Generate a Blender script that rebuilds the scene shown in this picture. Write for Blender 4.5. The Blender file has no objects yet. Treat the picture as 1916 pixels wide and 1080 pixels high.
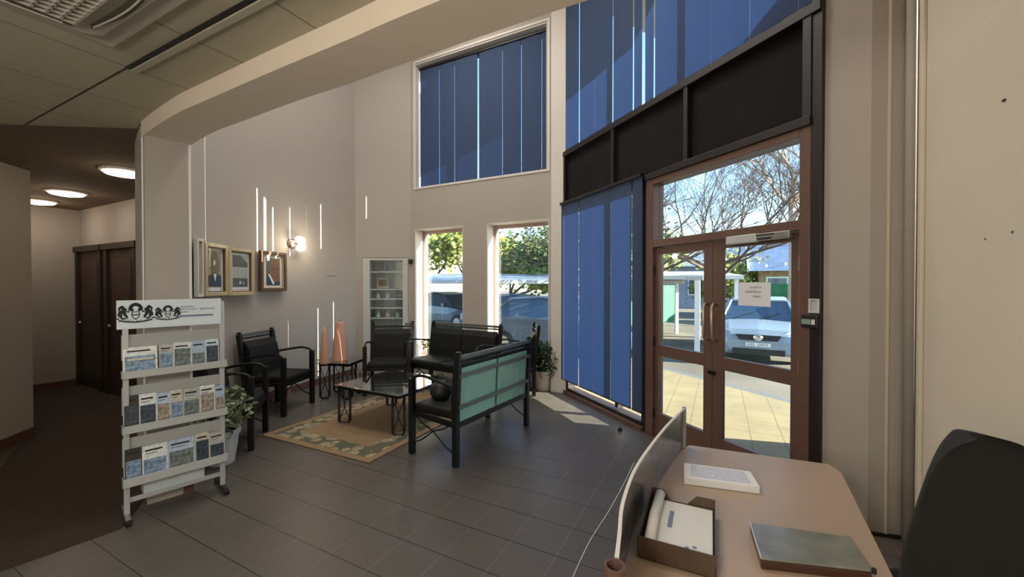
import bpy, bmesh, math, random
from mathutils import Vector, Matrix
random.seed(7)
C = bpy.context.scene.collection
PI = math.pi
TH = math.radians(27.4)      # the camera looks 27.4 degrees to the left of the tile grid's +Y
PITCH = math.radians(0.6)
FOC = 750.0; EYE = 1.6

# ------------------------------------------------------------------ camera
cd = bpy.data.cameras.new('camera'); cam = bpy.data.objects.new('camera', cd); C.objects.link(cam)
cd.sensor_width = 36; cd.lens = 36 * FOC / 1916; cd.clip_start = 0.03; cd.clip_end = 400
cam.location = (0, 0, EYE); cam.rotation_euler = (PI/2 - PITCH, 0, TH)
bpy.context.scene.camera = cam

def P(l, d):                  # metres right of / ahead of the camera -> world xy
    return (l*math.cos(TH) - d*math.sin(TH), l*math.sin(TH) + d*math.cos(TH))
def _ray(x, y):
    rx, ry, rz = (x-958)/FOC, 1.0, -(y-540)/FOC
    c, s = math.cos(PITCH), math.sin(PITCH)
    ry, rz = ry*c + rz*s, -ry*s + rz*c
    w = P(rx, ry); return Vector((w[0], w[1], rz))
def at(x, y, z=0.0):          # where the sight line meets the height z
    r = _ray(x, y); return r * ((z-EYE)/r.z) + Vector((0, 0, EYE))
def onwall(x, y, A, u):       # where it meets a vertical wall through A along u -> (s, z)
    r = _ray(x, y); det = r.x*(-u[1]) + u[0]*r.y
    t = (A[0]*(-u[1]) + u[0]*A[1]) / det
    s = (r.x*A[1] - r.y*A[0]) / det
    return s, EYE + r.z*t

# ------------------------------------------------------------------ world, sun, exposure
sc = bpy.context.scene
w = bpy.data.worlds.new('sky'); sc.world = w; w.use_nodes = True
nt = w.node_tree; nt.nodes.clear()
out = nt.nodes.new('ShaderNodeOutputWorld'); bg = nt.nodes.new('ShaderNodeBackground'); sky = nt.nodes.new('ShaderNodeTexSky')
sky.sky_type = 'NISHITA'; sky.sun_disc = False; sky.sun_elevation = math.radians(20)
sky.air_density = 1.0; sky.dust_density = 0.3; sky.ozone_density = 2.5
st = P(-0.9743, 0.2250)       # horizontal travel of the sunlight
sky.sun_rotation = math.atan2(-st[0], -st[1])
bg.inputs['Strength'].default_value = 0.60
nt.links.new(sky.outputs[0], bg.inputs[0]); nt.links.new(bg.outputs[0], out.inputs[0])
sl = bpy.data.lights.new('sun', 'SUN'); sl.energy = 30.0; sl.angle = math.radians(0.15); sl.color = (1, 0.88, 0.70)
so = bpy.data.objects.new('sun', sl); C.objects.link(so)
EL = math.radians(18.5)
sd = Vector((st[0]*math.cos(EL), st[1]*math.cos(EL), -math.sin(EL)))
so.rotation_euler = sd.to_track_quat('-Z', 'Y').to_euler(); so.location = (6, 6, 12)
vs = sc.view_settings; vs.view_transform = 'Standard'; vs.look = 'None'; vs.gamma = 1; vs.exposure = 0.68; vs.use_curve_mapping = False

# added fill lights for the double height lobby and the low reception (all above or behind the view)
def area(name, loc, sx, sy, e, col, rot=(0, 0, 0)):
    l = bpy.data.lights.new(name, 'AREA'); l.shape = 'RECTANGLE'; l.size = sx; l.size_y = sy; l.energy = e; l.color = col
    o = bpy.data.objects.new(name, l); C.objects.link(o); o.location = loc; o.rotation_euler = rot; return o
LOBBY_FILLS = [(-3.6, 4.3), (-1.6, 2.9), (-3.4, 2.4)]
for i, (x, y) in enumerate(LOBBY_FILLS): area('lobby_fill', (x, y, 6.12), 1.2, 0.6, 28, (1, 0.93, 0.84))
HALL_FILLS = [(-0.5, -0.9), (-1.4, -2.6)]
for x, y in HALL_FILLS:       # added fill light, dressed as hanging globes behind the camera
    l = bpy.data.lights.new('hall_fill', 'POINT'); l.energy = 54; l.color = (1, 0.92, 0.80); l.shadow_soft_size = 0.16
    o = bpy.data.objects.new('hall_fill', l); C.objects.link(o); o.location = (x, y, 2.05)

# ------------------------------------------------------------------ materials
def mat(name, col, rough=0.6, metal=0.0, noise=0.0, nscale=8.0, bump=0.0, spec=0.5, trans=0.0):
    m = bpy.data.materials.new(name); m.use_nodes = True; t = m.node_tree; b = t.nodes['Principled BSDF']
    b.inputs['Base Color'].default_value = (*col, 1); b.inputs['Roughness'].default_value = rough
    b.inputs['Metallic'].default_value = metal; b.inputs['Specular IOR Level'].default_value = spec
    if noise or bump:
        tc = t.nodes.new('ShaderNodeTexCoord'); n = t.nodes.new('ShaderNodeTexNoise')
        n.inputs['Scale'].default_value = nscale; n.inputs['Detail'].default_value = 5
        t.links.new(tc.outputs['Object'], n.inputs['Vector'])
        if noise:
            r = t.nodes.new('ShaderNodeValToRGB'); r.color_ramp.elements[0].position = 0.3; r.color_ramp.elements[1].position = 0.7
            r.color_ramp.elements[0].color = (*[c*(1-noise) for c in col], 1)
            r.color_ramp.elements[1].color = (*[min(1, c*(1+noise)) for c in col], 1)
            t.links.new(n.outputs[0], r.inputs[0]); t.links.new(r.outputs[0], b.inputs['Base Color'])
        if bump:
            bp = t.nodes.new('ShaderNodeBump'); bp.inputs['Strength'].default_value = bump; bp.inputs['Distance'].default_value = 0.01
            t.links.new(n.outputs[0], bp.inputs['Height']); t.links.new(bp.outputs[0], b.inputs['Normal'])
    return m
def glow(name, col, e):
    m = bpy.data.materials.new(name); m.use_nodes = True; b = m.node_tree.nodes['Principled BSDF']
    b.inputs['Base Color'].default_value = (*col, 1); b.inputs['Emission Color'].default_value = (*col, 1); b.inputs['Emission Strength'].default_value = e
    return m
def glass(name, tint, refl=0.08):
    m = bpy.data.materials.new(name); m.use_nodes = True; t = m.node_tree; t.nodes.clear()
    o = t.nodes.new('ShaderNodeOutputMaterial'); tr = t.nodes.new('ShaderNodeBsdfTransparent'); g = t.nodes.new('ShaderNodeBsdfGlossy'); mx = t.nodes.new('ShaderNodeMixShader')
    tr.inputs[0].default_value = (*tint, 1); g.inputs['Roughness'].default_value = 0.02; mx.inputs[0].default_value = refl
    t.links.new(tr.outputs[0], mx.inputs[1]); t.links.new(g.outputs[0], mx.inputs[2]); t.links.new(mx.outputs[0], o.inputs[0]); return m
def fabric_blind(name, col, tcol, k=0.5):
    m = bpy.data.materials.new(name); m.use_nodes = True; t = m.node_tree; t.nodes.clear()
    o = t.nodes.new('ShaderNodeOutputMaterial'); d = t.nodes.new('ShaderNodeBsdfDiffuse'); tr = t.nodes.new('ShaderNodeBsdfTranslucent'); mx = t.nodes.new('ShaderNodeMixShader')
    gl = t.nodes.new('ShaderNodeBsdfTransparent'); gl.inputs[0].default_value = (*tcol, 1); m2 = t.nodes.new('ShaderNodeMixShader'); m2.inputs[0].default_value = 0.03
    d.inputs[0].default_value = (*col, 1); tr.inputs[0].default_value = (*tcol, 1); mx.inputs[0].default_value = k
    t.links.new(d.outputs[0], mx.inputs[1]); t.links.new(tr.outputs[0], mx.inputs[2])
    t.links.new(mx.outputs[0], m2.inputs[1]); t.links.new(gl.outputs[0], m2.inputs[2]); t.links.new(m2.outputs[0], o.inputs[0]); return m
def grid_mat(name, col, line, sx, sy, ox, oy, wx, wy, rough, noise=0.1, coord='Object', linex=None, bumpd=0.002, nsc=1.3):
    """square-grid pattern: cells sx by sy, joints wx / wy wide"""
    m = bpy.data.materials.new(name); m.use_nodes = True; t = m.node_tree; b = t.nodes['Principled BSDF']; L = t.links
    tc = t.nodes.new('ShaderNodeTexCoord'); sp = t.nodes.new('ShaderNodeSeparateXYZ'); L.new(tc.outputs[coord], sp.inputs[0])
    def M(op, a, bb):
        n = t.nodes.new('ShaderNodeMath'); n.operation = op
        for i, v in enumerate((a, bb)):
            if v is None: continue
            if isinstance(v, (int, float)): n.inputs[i].default_value = v
            else: L.new(v, n.inputs[i])
        return n.outputs[0]
    def joint(s, size, off, wd):
        f = M('FRACT', M('DIVIDE', M('ADD', s, 100*size - off), size), None)
        return M('LESS_THAN', M('MINIMUM', f, M('SUBTRACT', 1.0, f)), wd/size/2)
    jx = joint(sp.outputs[0], sx, ox, wx); jy = joint(sp.outputs[1], sy, oy, wy)
    n = t.nodes.new('ShaderNodeTexNoise'); n.inputs['Scale'].default_value = nsc; n.inputs['Detail'].default_value = 4; L.new(tc.outputs[coord], n.inputs['Vector'])
    r = t.nodes.new('ShaderNodeValToRGB'); r.color_ramp.elements[0].position = .3; r.color_ramp.elements[1].position = .7
    r.color_ramp.elements[0].color = (*[c*(1-noise) for c in col], 1); r.color_ramp.elements[1].color = (*[c*(1+noise) for c in col], 1); L.new(n.outputs[0], r.inputs[0])
    m1 = t.nodes.new('ShaderNodeMix'); m1.data_type = 'RGBA'; L.new(jx, m1.inputs[0]); L.new(r.outputs[0], m1.inputs[6]); m1.inputs[7].default_value = (*(linex or line), 1)
    m2 = t.nodes.new('ShaderNodeMix'); m2.data_type = 'RGBA'; L.new(jy, m2.inputs[0]); L.new(m1.outputs[2], m2.inputs[6]); m2.inputs[7].default_value = (*line, 1)
    L.new(m2.outputs[2], b.inputs['Base Color']); b.inputs['Roughness'].default_value = rough
    bp = t.nodes.new('ShaderNodeBump'); bp.inputs['Distance'].default_value = bumpd; bp.inputs['Strength'].default_value = 0.6; bp.invert = True
    L.new(M('MAXIMUM', jx, jy), bp.inputs['Height']); L.new(bp.outputs[0], b.inputs['Normal'])
    return m

WALL = mat('wall_paint', (0.44, 0.40, 0.365), 0.75, bump=0.05, nscale=60)
WALLR = mat('cream_wall_paint', (0.70, 0.63, 0.52), 0.6, noise=0.03, nscale=2)
SOFFIT = mat('beam_paint', (0.80, 0.70, 0.58), 0.8)
REVEAL = mat('white_paint', (0.72, 0.69, 0.64), 0.6)
FLOOR = grid_mat('floor_tiles', (0.10, 0.088, 0.077), (0.02, 0.018, 0.016), 0.30, 0.30, 0.052, 0.10, 0.003, 0.006, 0.38, 0.12, linex=(0.20, 0.19, 0.175))
CARPET = mat('brown_carpet', (0.05, 0.032, 0.022), 0.95, noise=0.3, nscale=60, bump=0.4)
CEIL = grid_mat('ceiling_tiles', (0.46, 0.43, 0.32), (0.05, 0.045, 0.035), 0.60, 1.20, -2.86, 0.985, 0.006, 0.012, 0.9, 0.04, linex=(0.10, 0.09, 0.07))
CEILC = mat('corridor_ceiling_shade', (0.16, 0.115, 0.08), 0.9, noise=0.1)  # dark brown stands in for the shade on the corridor ceiling
LOBCEIL = mat('lobby_ceiling', (0.6, 0.57, 0.53), 0.9)
SKIRT = mat('skirting_brown', (0.13, 0.06, 0.04), 0.5)
DARK = mat('dark_panel', (0.014, 0.013, 0.015), 0.85, spec=0.15, noise=0.15, nscale=3)
DARKF = mat('dark_frame', (0.016, 0.011, 0.012), 0.45)
BROWNF = mat('brown_aluminium', (0.135, 0.074, 0.058), 0.42, noise=0.06, nscale=12)
PINKF = mat('pinkish_window_frame', (0.42, 0.29, 0.24), 0.5)
GLASS = glass('window_glass', (0.80, 0.84, 0.86), 0.05)
GLASSD = glass('door_glass', (0.78, 0.82, 0.83), 0.05)
BLIND = fabric_blind('blue_blind', (0.12, 0.17, 0.27), (0.095, 0.16, 0.30), 0.5)
BLINDU = BLIND
BLACKM = mat('black_metal', (0.006, 0.006, 0.006), 0.4, spec=0.4)
STEEL = mat('grey_steel', (0.33, 0.33, 0.33), 0.35, 0.6)
LEATHER = mat('black_seat_fabric', (0.009, 0.009, 0.0085), 0.65, bump=0.1, nscale=90, spec=0.3)
TEAL = mat('teal_canvas', (0.24, 0.46, 0.40), 0.6, noise=0.08, nscale=9)
RAILG = mat('grey_rail', (0.10, 0.12, 0.11), 0.4)
WOODD = mat('dark_door_wood', (0.045, 0.024, 0.016), 0.5, noise=0.2, nscale=6)
WOODF = mat('door_frame_wood', (0.03, 0.015, 0.010), 0.45)
DESKM = mat('desk_laminate', (0.42, 0.315, 0.235), 0.35, noise=0.05, nscale=3)
WHITE = mat('white_plastic', (0.75, 0.75, 0.73), 0.5)
PAPER = mat('paper', (0.80, 0.82, 0.88), 0.7)
PAPERB = mat('pale_blue_board', (0.74, 0.84, 0.92), 0.55)
INK = mat('ink', (0.015, 0.015, 0.02), 0.7)
GREYINK = mat('grey_blue_ink', (0.20, 0.25, 0.36), 0.7)
RACKM = mat('rack_grey', (0.50, 0.52, 0.52), 0.45)
ALU = mat('aluminium', (0.62, 0.65, 0.68), 0.35, 0.4)
BRASS = mat('bronze_handle', (0.55, 0.42, 0.33), 0.3, 0.8)
GOLD = mat('gilt_frame', (0.55, 0.45, 0.27), 0.4, noise=0.1, nscale=30)
FRBROWN = mat('brown_frame', (0.11, 0.06, 0.035), 0.45)
TERRA = mat('salmon_ceramic', (0.62, 0.34, 0.25), 0.55)
LEAF = mat('dark_leaf', (0.05, 0.085, 0.03), 0.45, noise=0.6, nscale=20)
LEAF2 = mat('variegated_leaf', (0.22, 0.26, 0.15), 0.45, noise=0.75, nscale=25)
LEAFY = mat('yellow_green_leaf', (0.30, 0.33, 0.07), 0.6, noise=0.35, nscale=1.5)
LEAFG = mat('outdoor_green_leaf', (0.10, 0.16, 0.04), 0.6, noise=0.4, nscale=1.5)
BARK = mat('bark', (0.10, 0.075, 0.055), 0.9)
BARKP = mat('pale_bark', (0.42, 0.36, 0.30), 0.9)
POTW = mat('white_pot', (0.72, 0.76, 0.78), 0.45)
POTC = mat('cream_pot', (0.55, 0.50, 0.42), 0.6)
SOIL = mat('soil', (0.03, 0.02, 0.012), 0.95)
BLACKP = mat('black_plastic', (0.012, 0.012, 0.012), 0.5)
CHAIRF = mat('charcoal_chair_fabric', (0.012, 0.012, 0.013), 0.85)

# ------------------------------------------------------------------ mesh helpers
class MB:
    def __init__(s, M=None): s.v = []; s.f = []; s.M = M or Matrix()
    def add(s, vs, fs):
        n = len(s.v); s.v += [tuple(s.M @ Vector(v)) for v in vs]; s.f += [tuple(i+n for i in f) for f in fs]
    def box(s, x0, x1, y0, y1, z0, z1):
        s.add([(x0,y0,z0),(x1,y0,z0),(x1,y1,z0),(x0,y1,z0),(x0,y0,z1),(x1,y0,z1),(x1,y1,z1),(x0,y1,z1)],
              [(0,3,2,1),(4,5,6,7),(0,1,5,4),(1,2,6,5),(2,3,7,6),(3,0,4,7)]); return s
    def bar(s, a, b, wx, wy=None):
        a = Vector(a); b = Vector(b); d = (b-a).normalized(); wy = wy or wx
        up = Vector((0,0,1)) if abs(d.z) < .9 else Vector((1,0,0))
        r = d.cross(up).normalized(); u = r.cross(d).normalized(); r *= wx/2; u *= wy/2
        s.add([a-r-u, a+r-u, a+r+u, a-r+u, b-r-u, b+r-u, b+r+u, b-r+u], [(0,1,2,3),(7,6,5,4),(0,4,5,1),(1,5,6,2),(2,6,7,3),(3,7,4,0)]); return s
    def tube(s, pts, r, n=8, closed=False):
        pts = [Vector(p) for p in pts]; rs = r if isinstance(r, (list, tuple)) else [r]*len(pts)
        vs = []; k = len(pts); prev = None
        for i, p in enumerate(pts):
            a = pts[(i-1) % k] if (closed or i) else p; b = pts[(i+1) % k] if (closed or i < k-1) else p
            d = (b-a).normalized() if (b-a).length > 1e-9 else Vector((0,0,1))
            if prev is None: ref = Vector((0,0,1)) if abs(d.z) < .9 else Vector((1,0,0)); x = d.cross(ref).normalized()
            else: x = (prev - d*prev.dot(d)); x = x.normalized() if x.length > 1e-6 else d.orthogonal().normalized()
            prev = x; y = d.cross(x)
            for j in range(n): an = 2*PI*j/n; vs.append(p + (x*math.cos(an) + y*math.sin(an))*rs[i])
        fs = []
        for i in range(k if closed else k-1):
            for j in range(n): a = i*n+j; b = i*n+(j+1) % n; c = ((i+1) % k)*n+(j+1) % n; d_ = ((i+1) % k)*n+j; fs.append((a,b,c,d_))
        if not closed: fs.append(tuple(range(n))[::-1]); fs.append(tuple(range((k-1)*n, k*n)))
        s.add(vs, fs); return s
    def lathe(s, prof, n=24, c=(0,0), cap=True):
        vs = []; fs = []; k = len(prof)
        for r, z in prof:
            for j in range(n): a = 2*PI*j/n; vs.append((c[0]+r*math.cos(a), c[1]+r*math.sin(a), z))
        for i in range(k-1):
            for j in range(n): fs.append((i*n+j, i*n+(j+1) % n, (i+1)*n+(j+1) % n, (i+1)*n+j))
        if cap: fs.append(tuple(range(n))[::-1]); fs.append(tuple(range((k-1)*n, k*n)))
        s.add(vs, fs); return s
    def prism(s, poly, z0, z1):           # polygon in local xy
        n = len(poly); vs = [(x,y,z0) for x,y in poly] + [(x,y,z1) for x,y in poly]
        s.add(vs, [tuple(range(n))[::-1], tuple(range(n,2*n))] + [(i,(i+1)%n,n+(i+1)%n,n+i) for i in range(n)]); return s
    def slab(s, poly, y0, y1):            # polygon in local xz, thickness along y
        n = len(poly); vs = [(x,y0,z) for x,z in poly] + [(x,y1,z) for x,z in poly]
        s.add(vs, [tuple(range(n)), tuple(range(n,2*n))[::-1]] + [((i+1)%n,i,n+i,n+(i+1)%n) for i in range(n)]); return s
    def build(s, name, m, parent=None, bevel=0, smooth=False, sub=0):
        me = bpy.data.meshes.new(name); me.from_pydata(s.v, [], s.f); me.update()
        bm = bmesh.new(); bm.from_mesh(me); bmesh.ops.recalc_face_normals(bm, faces=bm.faces); bm.to_mesh(me); bm.free()
        o = bpy.data.objects.new(name, me); C.objects.link(o); me.materials.append(m)
        if parent: o.parent = parent
        if bevel:
            b = o.modifiers.new('bevel', 'BEVEL'); b.width = bevel; b.segments = 2; b.limit_method = 'ANGLE'; b.angle_limit = math.radians(50)
        if sub: q = o.modifiers.new('sub', 'SUBSURF'); q.levels = sub; q.render_levels = sub
        if smooth:
            for p in me.polygons: p.use_smooth = True
        return o
def tag(o, label=None, cat=None, group=None, kind=None):
    if label: o['label'] = label
    if cat: o['category'] = cat
    if group: o['group'] = group
    if kind: o['kind'] = kind
    return o
def thing(name, label, cat, loc=(0,0,0), rz=0, group=None):
    o = bpy.data.objects.new(name, None); C.objects.link(o); o.location = loc; o.rotation_euler = (0,0,rz); o.empty_display_size = .1
    return tag(o, label, cat, group)
def struct(mb, name, m, parent=None, **k):
    o = mb.build(name, m, parent, **k)
    if not parent: o['kind'] = 'structure'
    return o
def sroot(name, M=None):
    o = bpy.data.objects.new(name, None); C.objects.link(o); o['kind'] = 'structure'
    if M is not None: o.matrix_world = M
    return o
def copy_tree(o, parent=None):
    c = o.copy(); C.objects.link(c)
    if parent: c.parent = parent
    for ch in [x for x in ALL_CHILDREN.get(o.name, [])] or list(o.children): copy_tree(ch, c)
    return c
ALL_CHILDREN = {}
def frame_M(o, u):                       # local x along u, local y = room side normal, z up
    u = Vector((u[0], u[1], 0)).normalized(); n = Vector((u.y, -u.x, 0))  # right-hand side of u
    return Matrix(((u.x, n.x, 0, o[0]), (u.y, n.y, 0, o[1]), (0, 0, 1, 0), (0, 0, 0, 1)))

# ------------------------------------------------------------------ the plan
C0 = at(1056.7, 734.4, 0); C1 = at(1209, 808.6, 0)
gu = Vector((C1.x-C0.x, C1.y-C0.y, 0)).normalized()     # along the glazed front, away from the corner pier
MG = frame_M(C0, gu)                                      # local y+ = room side
def gl(x, y): return onwall(x, y, C0, gu)
bu = Vector((-1, 0, 0))
MBK = Matrix(((-1,0,0,C0.x),(0,-1,0,C0.y),(0,0,1,0),(0,0,0,1)))   # back wall: local x leftwards, local y+ = room side
def bk(x, y): return onwall(x, y, C0, bu)
GE = 3.45; HT = 6.3; ZS = 2.67; ZC = 2.78
gend = C0 + gu*GE

# floor, carpet, ground
mb = MB(); mb.box(-12, 1.6, -4.4, 5.61, -0.12, 0)
wedge = [(C0.x-0.0, C0.y), (-9, C0.y), (-9, -4.4), (1.6, -4.4), (1.6, 3.4), (gend.x+0.25, gend.y-0.02), (gend.x, gend.y)]
gout = Vector((-MG[0][1], -MG[1][1], 0))
mb = MB(); mb.prism([(-9.4, -4.4), (1.6, -4.4), (1.6, 3.45), (gend.x+0.3, gend.y-0.05), ((gend+gout*.10).x, (gend+gout*.10).y), ((C0+gout*.10).x, (C0+gout*.10).y), (C0.x-0.05, C0.y+.30), (-9.4, C0.y+.30)], -0.12, 0)
struct(mb, 'floor', FLOOR)
q0, q1, q2 = at(-250, 1160), at(226, 990), at(262, 946)
struct(MB().prism([(-9.05, 1.3), (-6.24, 1.30), (q0.x, q0.y), (q1.x, q1.y), (q2.x, q2.y), (-5.2, 2.45), (-9.05, 2.5)], 0, 0.004), 'floor_carpet', CARPET)

# left lobby wall (curved), the niche wall
lw_cam = [(-2.48, 3.08), (-2.75, 3.32), (-3.15, 3.75), (-3.36, 4.3), (-3.42, 4.8), (-3.38, 5.3), (-3.28, 5.75), (-3.15, 6.2), (-2.98, 6.7), (-2.80, 7.18)]
LW = [Vector((*P(*c), 0)) for c in lw_cam]
def catmull(pts, n=6):
    o = []; p = [pts[0]] + pts + [pts[-1]]
    for i in range(1, len(p)-2):
        for k in range(n):
            t = k/n; a, b, c, d = p[i-1], p[i], p[i+1], p[i+2]
            o.append(0.5*((2*b) + (c-a)*t + (2*a-5*b+4*c-d)*t*t + (3*b-3*c+d-a)*t**3))
    o.append(p[-2]); return o
LWs = catmull(LW, 5)
def strip(pts, off, z0, z1, side=1):
    """solid ribbon along pts (world xy), thickness off to the left(+)/right(-)"""
    outp = []
    for i, p in enumerate(pts):
        a = pts[max(0, i-1)]; b = pts[min(len(pts)-1, i+1)]; d = (b-a).normalized(); n = Vector((-d.y, d.x, 0))
        outp.append(p + n*off)
    n = len(pts); vs = []; fs = []
    for p, q in zip(pts, outp): vs += [(p.x,p.y,z0),(p.x,p.y,z1),(q.x,q.y,z1),(q.x,q.y,z0)]
    for i in range(n-1):
        a = i*4; b = a+4
        for k in range(4): fs.append((a+k, a+(k+1) % 4, b+(k+1) % 4, b+k))
    fs += [(0,1,2,3), (4*n-1, 4*n-2, 4*n-3, 4*n-4)]
    m = MB(); m.add(vs, fs); return m
struct(strip(LWs, 0.25, 0, HT), 'wall_left', WALL)
nic0 = LWs[-1]; nic1 = C0 + bu*2.95
nu = (nic1-nic0); NL = Vector((nu.x, nu.y, 0)).length; nu = Vector((nu.x, nu.y, 0)).normalized()
MN = frame_M(nic0, nu)                       # local x to the right, y+ = room side
nL, nR, nT = onwall(678, 483, nic0, nu)[0], onwall(764, 483, nic0, nu)[0], onwall(700, 482, nic0, nu)[1]
mb = MB(MN); mb.box(-0.12, nL, -0.45, 0, 0, HT); mb.box(nR, NL+0.1, -0.45, 0, 0, HT); mb.box(nL, nR, -0.45, 0, nT, HT); mb.box(nL, nR, -0.45, -0.36, 0, nT); mb.box(nL, nR, -0.36, 0, 0, 0.12)
struct(mb, 'wall_niche', WALL)
# back wall with its openings; reveals 0.28 deep
bw = 0.30
U = (0.29, 2.83, 3.30, 5.525)                 # upper opening s0 s1 z0 z1
W1 = (1.812, 2.84, 0.30, 2.585); W2 = (0.257, 1.335, 0.30, 2.585)
mb = MB(MBK)
mb.box(0, W2[0], -bw, 0, 0, HT); mb.box(W2[1], W1[0], -bw, 0, 0, U[2]); mb.box(W1[1], 3.05, -bw, 0, 0, HT)
mb.box(W2[0], W2[1], -bw, 0, 0, W2[2]); mb.box(W1[0], W1[1], -bw, 0, 0, W1[2])
mb.box(W2[0], W2[1], -bw, 0, W2[3], U[2]); mb.box(W1[0], W1[1], -bw, 0, W1[3], U[2])
mb.box(W2[0], U[0], -bw, 0, U[2], HT); mb.box(U[0], U[1], -bw, 0, U[3], HT); mb.box(U[1], W1[1], -bw, 0, U[2], HT)
struct(mb, 'wall_back', WALL)
# white corner pier between back wall and glazed front
struct(MB(MBK).box(-0.03, 0.20, -0.3, 0.05, 0, HT), 'trim_1', REVEAL)
# pier and right wall
pA = gend.copy(); pB = Vector((*P(2.28, 2.555), 0)); pC = Vector((*P(2.50, 2.49), 0))
struct(strip([pA, pB], 0.22, 0, HT), 'wall_front', WALL)
struct(strip([pB + Vector((0,0,0)), pC], 0.22, 0, HT), 'wall_pier', WALL)
mb = MB(); mb.box(pC.x, pC.x+0.2, -4.2, pC.y+0.22, 0, HT); struct(mb, 'wall_right', WALLR)
MR = Matrix(((0,-1,0,pC.x),(-1,0,0,pC.y),(0,0,1,0),(0,0,0,1)))    # right wall: local x towards the camera, y+ = into room
def rw(x, y): return onwall(x, y, pC, Vector((0,-1,0)))
sl_ = rw(1775, 300)[0]
struct(MB(MR).box(sl_, 7.0, 0.0, 0.012, 0.0, 2.78), 'wall_right_board', WALLR, bevel=0.004)
struct(MB(MR).tube([(0.03,0.03,0),(0.03,0.03,HT)], 0.03, 12), 'trim_2', WALL, smooth=True)
struct(MB(MR).box(0.09, 0.14, 0, 0.02, 0, HT), 'trim_3', WALLR, bevel=0.006)
mb = MB(MR); mb.box(0.02, sl_, 0.0, 0.014, 0, 0.07); mb.box(sl_, 7, 0.012, 0.03, 0, 0.07); struct(mb, 'baseboard_right', DARKF)
struct(strip([pB, pC], -0.015, 0, 0.02), 'baseboard_front', DARKF)

# beam (curved) + lobby wall above it, column, low ceiling
outer = [at(x, y, ZS) for x, y in [(263.9,256),(291.7,236),(333,211),(389,186),(500,137.5),(650,74.4),(824.4,0)]]
inner = [at(x, y, ZS) for x, y in [(357,271.7),(400,247),(466.7,222),(555.6,189),(650,157.8),(767,115),(1030.6,23.5)]]
for L_ in (outer, inner):
    for p in L_: p.z = 0
dirx = (outer[-1]-outer[-3]).normalized()
outer.append(Vector((pC.x, outer[-1].y + 0.0, 0))); inner.append(Vector((pC.x, inner[-1].y, 0)))
os_, is_ = catmull(outer, 6), catmull(inner, 6)
n = len(os_); vs_ = []; fs_ = []
for p, q in zip(os_, is_): vs_ += [(p.x,p.y,ZS),(p.x,p.y,HT),(q.x,q.y,HT),(q.x,q.y,ZS)]
for i in range(n-1):
    for k in range(4): fs_.append((i*4+k, i*4+(k+1) % 4, i*4+4+(k+1) % 4, i*4+4+k))
fs_ += [(0,1,2,3), (4*n-1,4*n-2,4*n-3,4*n-4)]
mb = MB(); mb.add(vs_, fs_); struct(mb, 'wall_beam', SOFFIT)
cA = at(264, 947, 0); cB = at(358, 920, 0)
back1 = Vector((*P(-2.80, 3.36), 0)); back2 = Vector((*P(-2.90, 3.20), 0))
struct(MB().prism([(outer[0].x, outer[0].y), (inner[0].x, inner[0].y), (back1.x, back1.y), (back2.x, back2.y)], 0, HT), 'trim_4', mat('column_paint', (.80,.84,.84), .7))
struct(strip([Vector((outer[0].x, outer[0].y, 0)), Vector((inner[0].x, inner[0].y, 0))], -0.012, 0, 0.1), 'baseboard_column', SKIRT)
lob_out = [Vector((*P(*c), 0)) for c in [(-2.90,3.20),(-3.40,3.72),(-3.74,4.3),(-3.85,5.0),(-3.85,5.9)]]
struct(strip(lob_out, -0.1, 0, ZC), 'wall_lobby_outside', WALL)
# low ceiling polygon: beam's outer curve, then round the hall
cp = [(p.x, p.y) for p in os_] + [(pC.x, -4.0), (-2.6, -4.0), (-2.6, -2.0), (-6.3, 1.35)]
cp += [(-6.1, 1.75), (back2.x, back2.y)]
cb1 = at(0, 232, ZC); cb2 = at(258, 240, ZC)
mb = MB()
poly = [(p.x, p.y) for p in os_] + [(pC.x+0.1, -4.1), (-2.6, -4.1), (-2.6, -2.0), (-9.2, -2.0), (cb1.x-2.0*(cb2.x-cb1.x), cb1.y-2.0*(cb2.y-cb1.y)), (cb2.x, cb2.y)]
mb.prism(poly, ZC, ZC+0.08); struct(mb, 'ceiling', CEIL)
mb = MB(); e = 0.004
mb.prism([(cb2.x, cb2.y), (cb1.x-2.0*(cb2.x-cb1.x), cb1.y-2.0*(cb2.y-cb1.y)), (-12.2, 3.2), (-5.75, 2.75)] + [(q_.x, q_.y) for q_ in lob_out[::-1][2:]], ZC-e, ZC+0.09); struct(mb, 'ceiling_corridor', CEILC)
mb = MB(); mb.prism([(-9, 6.5), (pC.x+.1, 6.5), (pC.x+.1, 1.0), (-4.6, 1.0), (-9, 3)], HT, HT+0.1); struct(mb, 'ceiling_lobby', LOBCEIL)
# black open joint in the tile grid
struct(MB().box(-2.87, pC.x, 0.975, 0.995, ZC-0.006, ZC-0.001), 'trim_5', BLACKP)
struct(MB().box(-2.87, pC.x, 1.0, 1.03, ZC-0.012, ZC-0.001), 'trim_6', mat('ceiling_bar', (0.45,0.42,0.34), .6))

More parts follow.
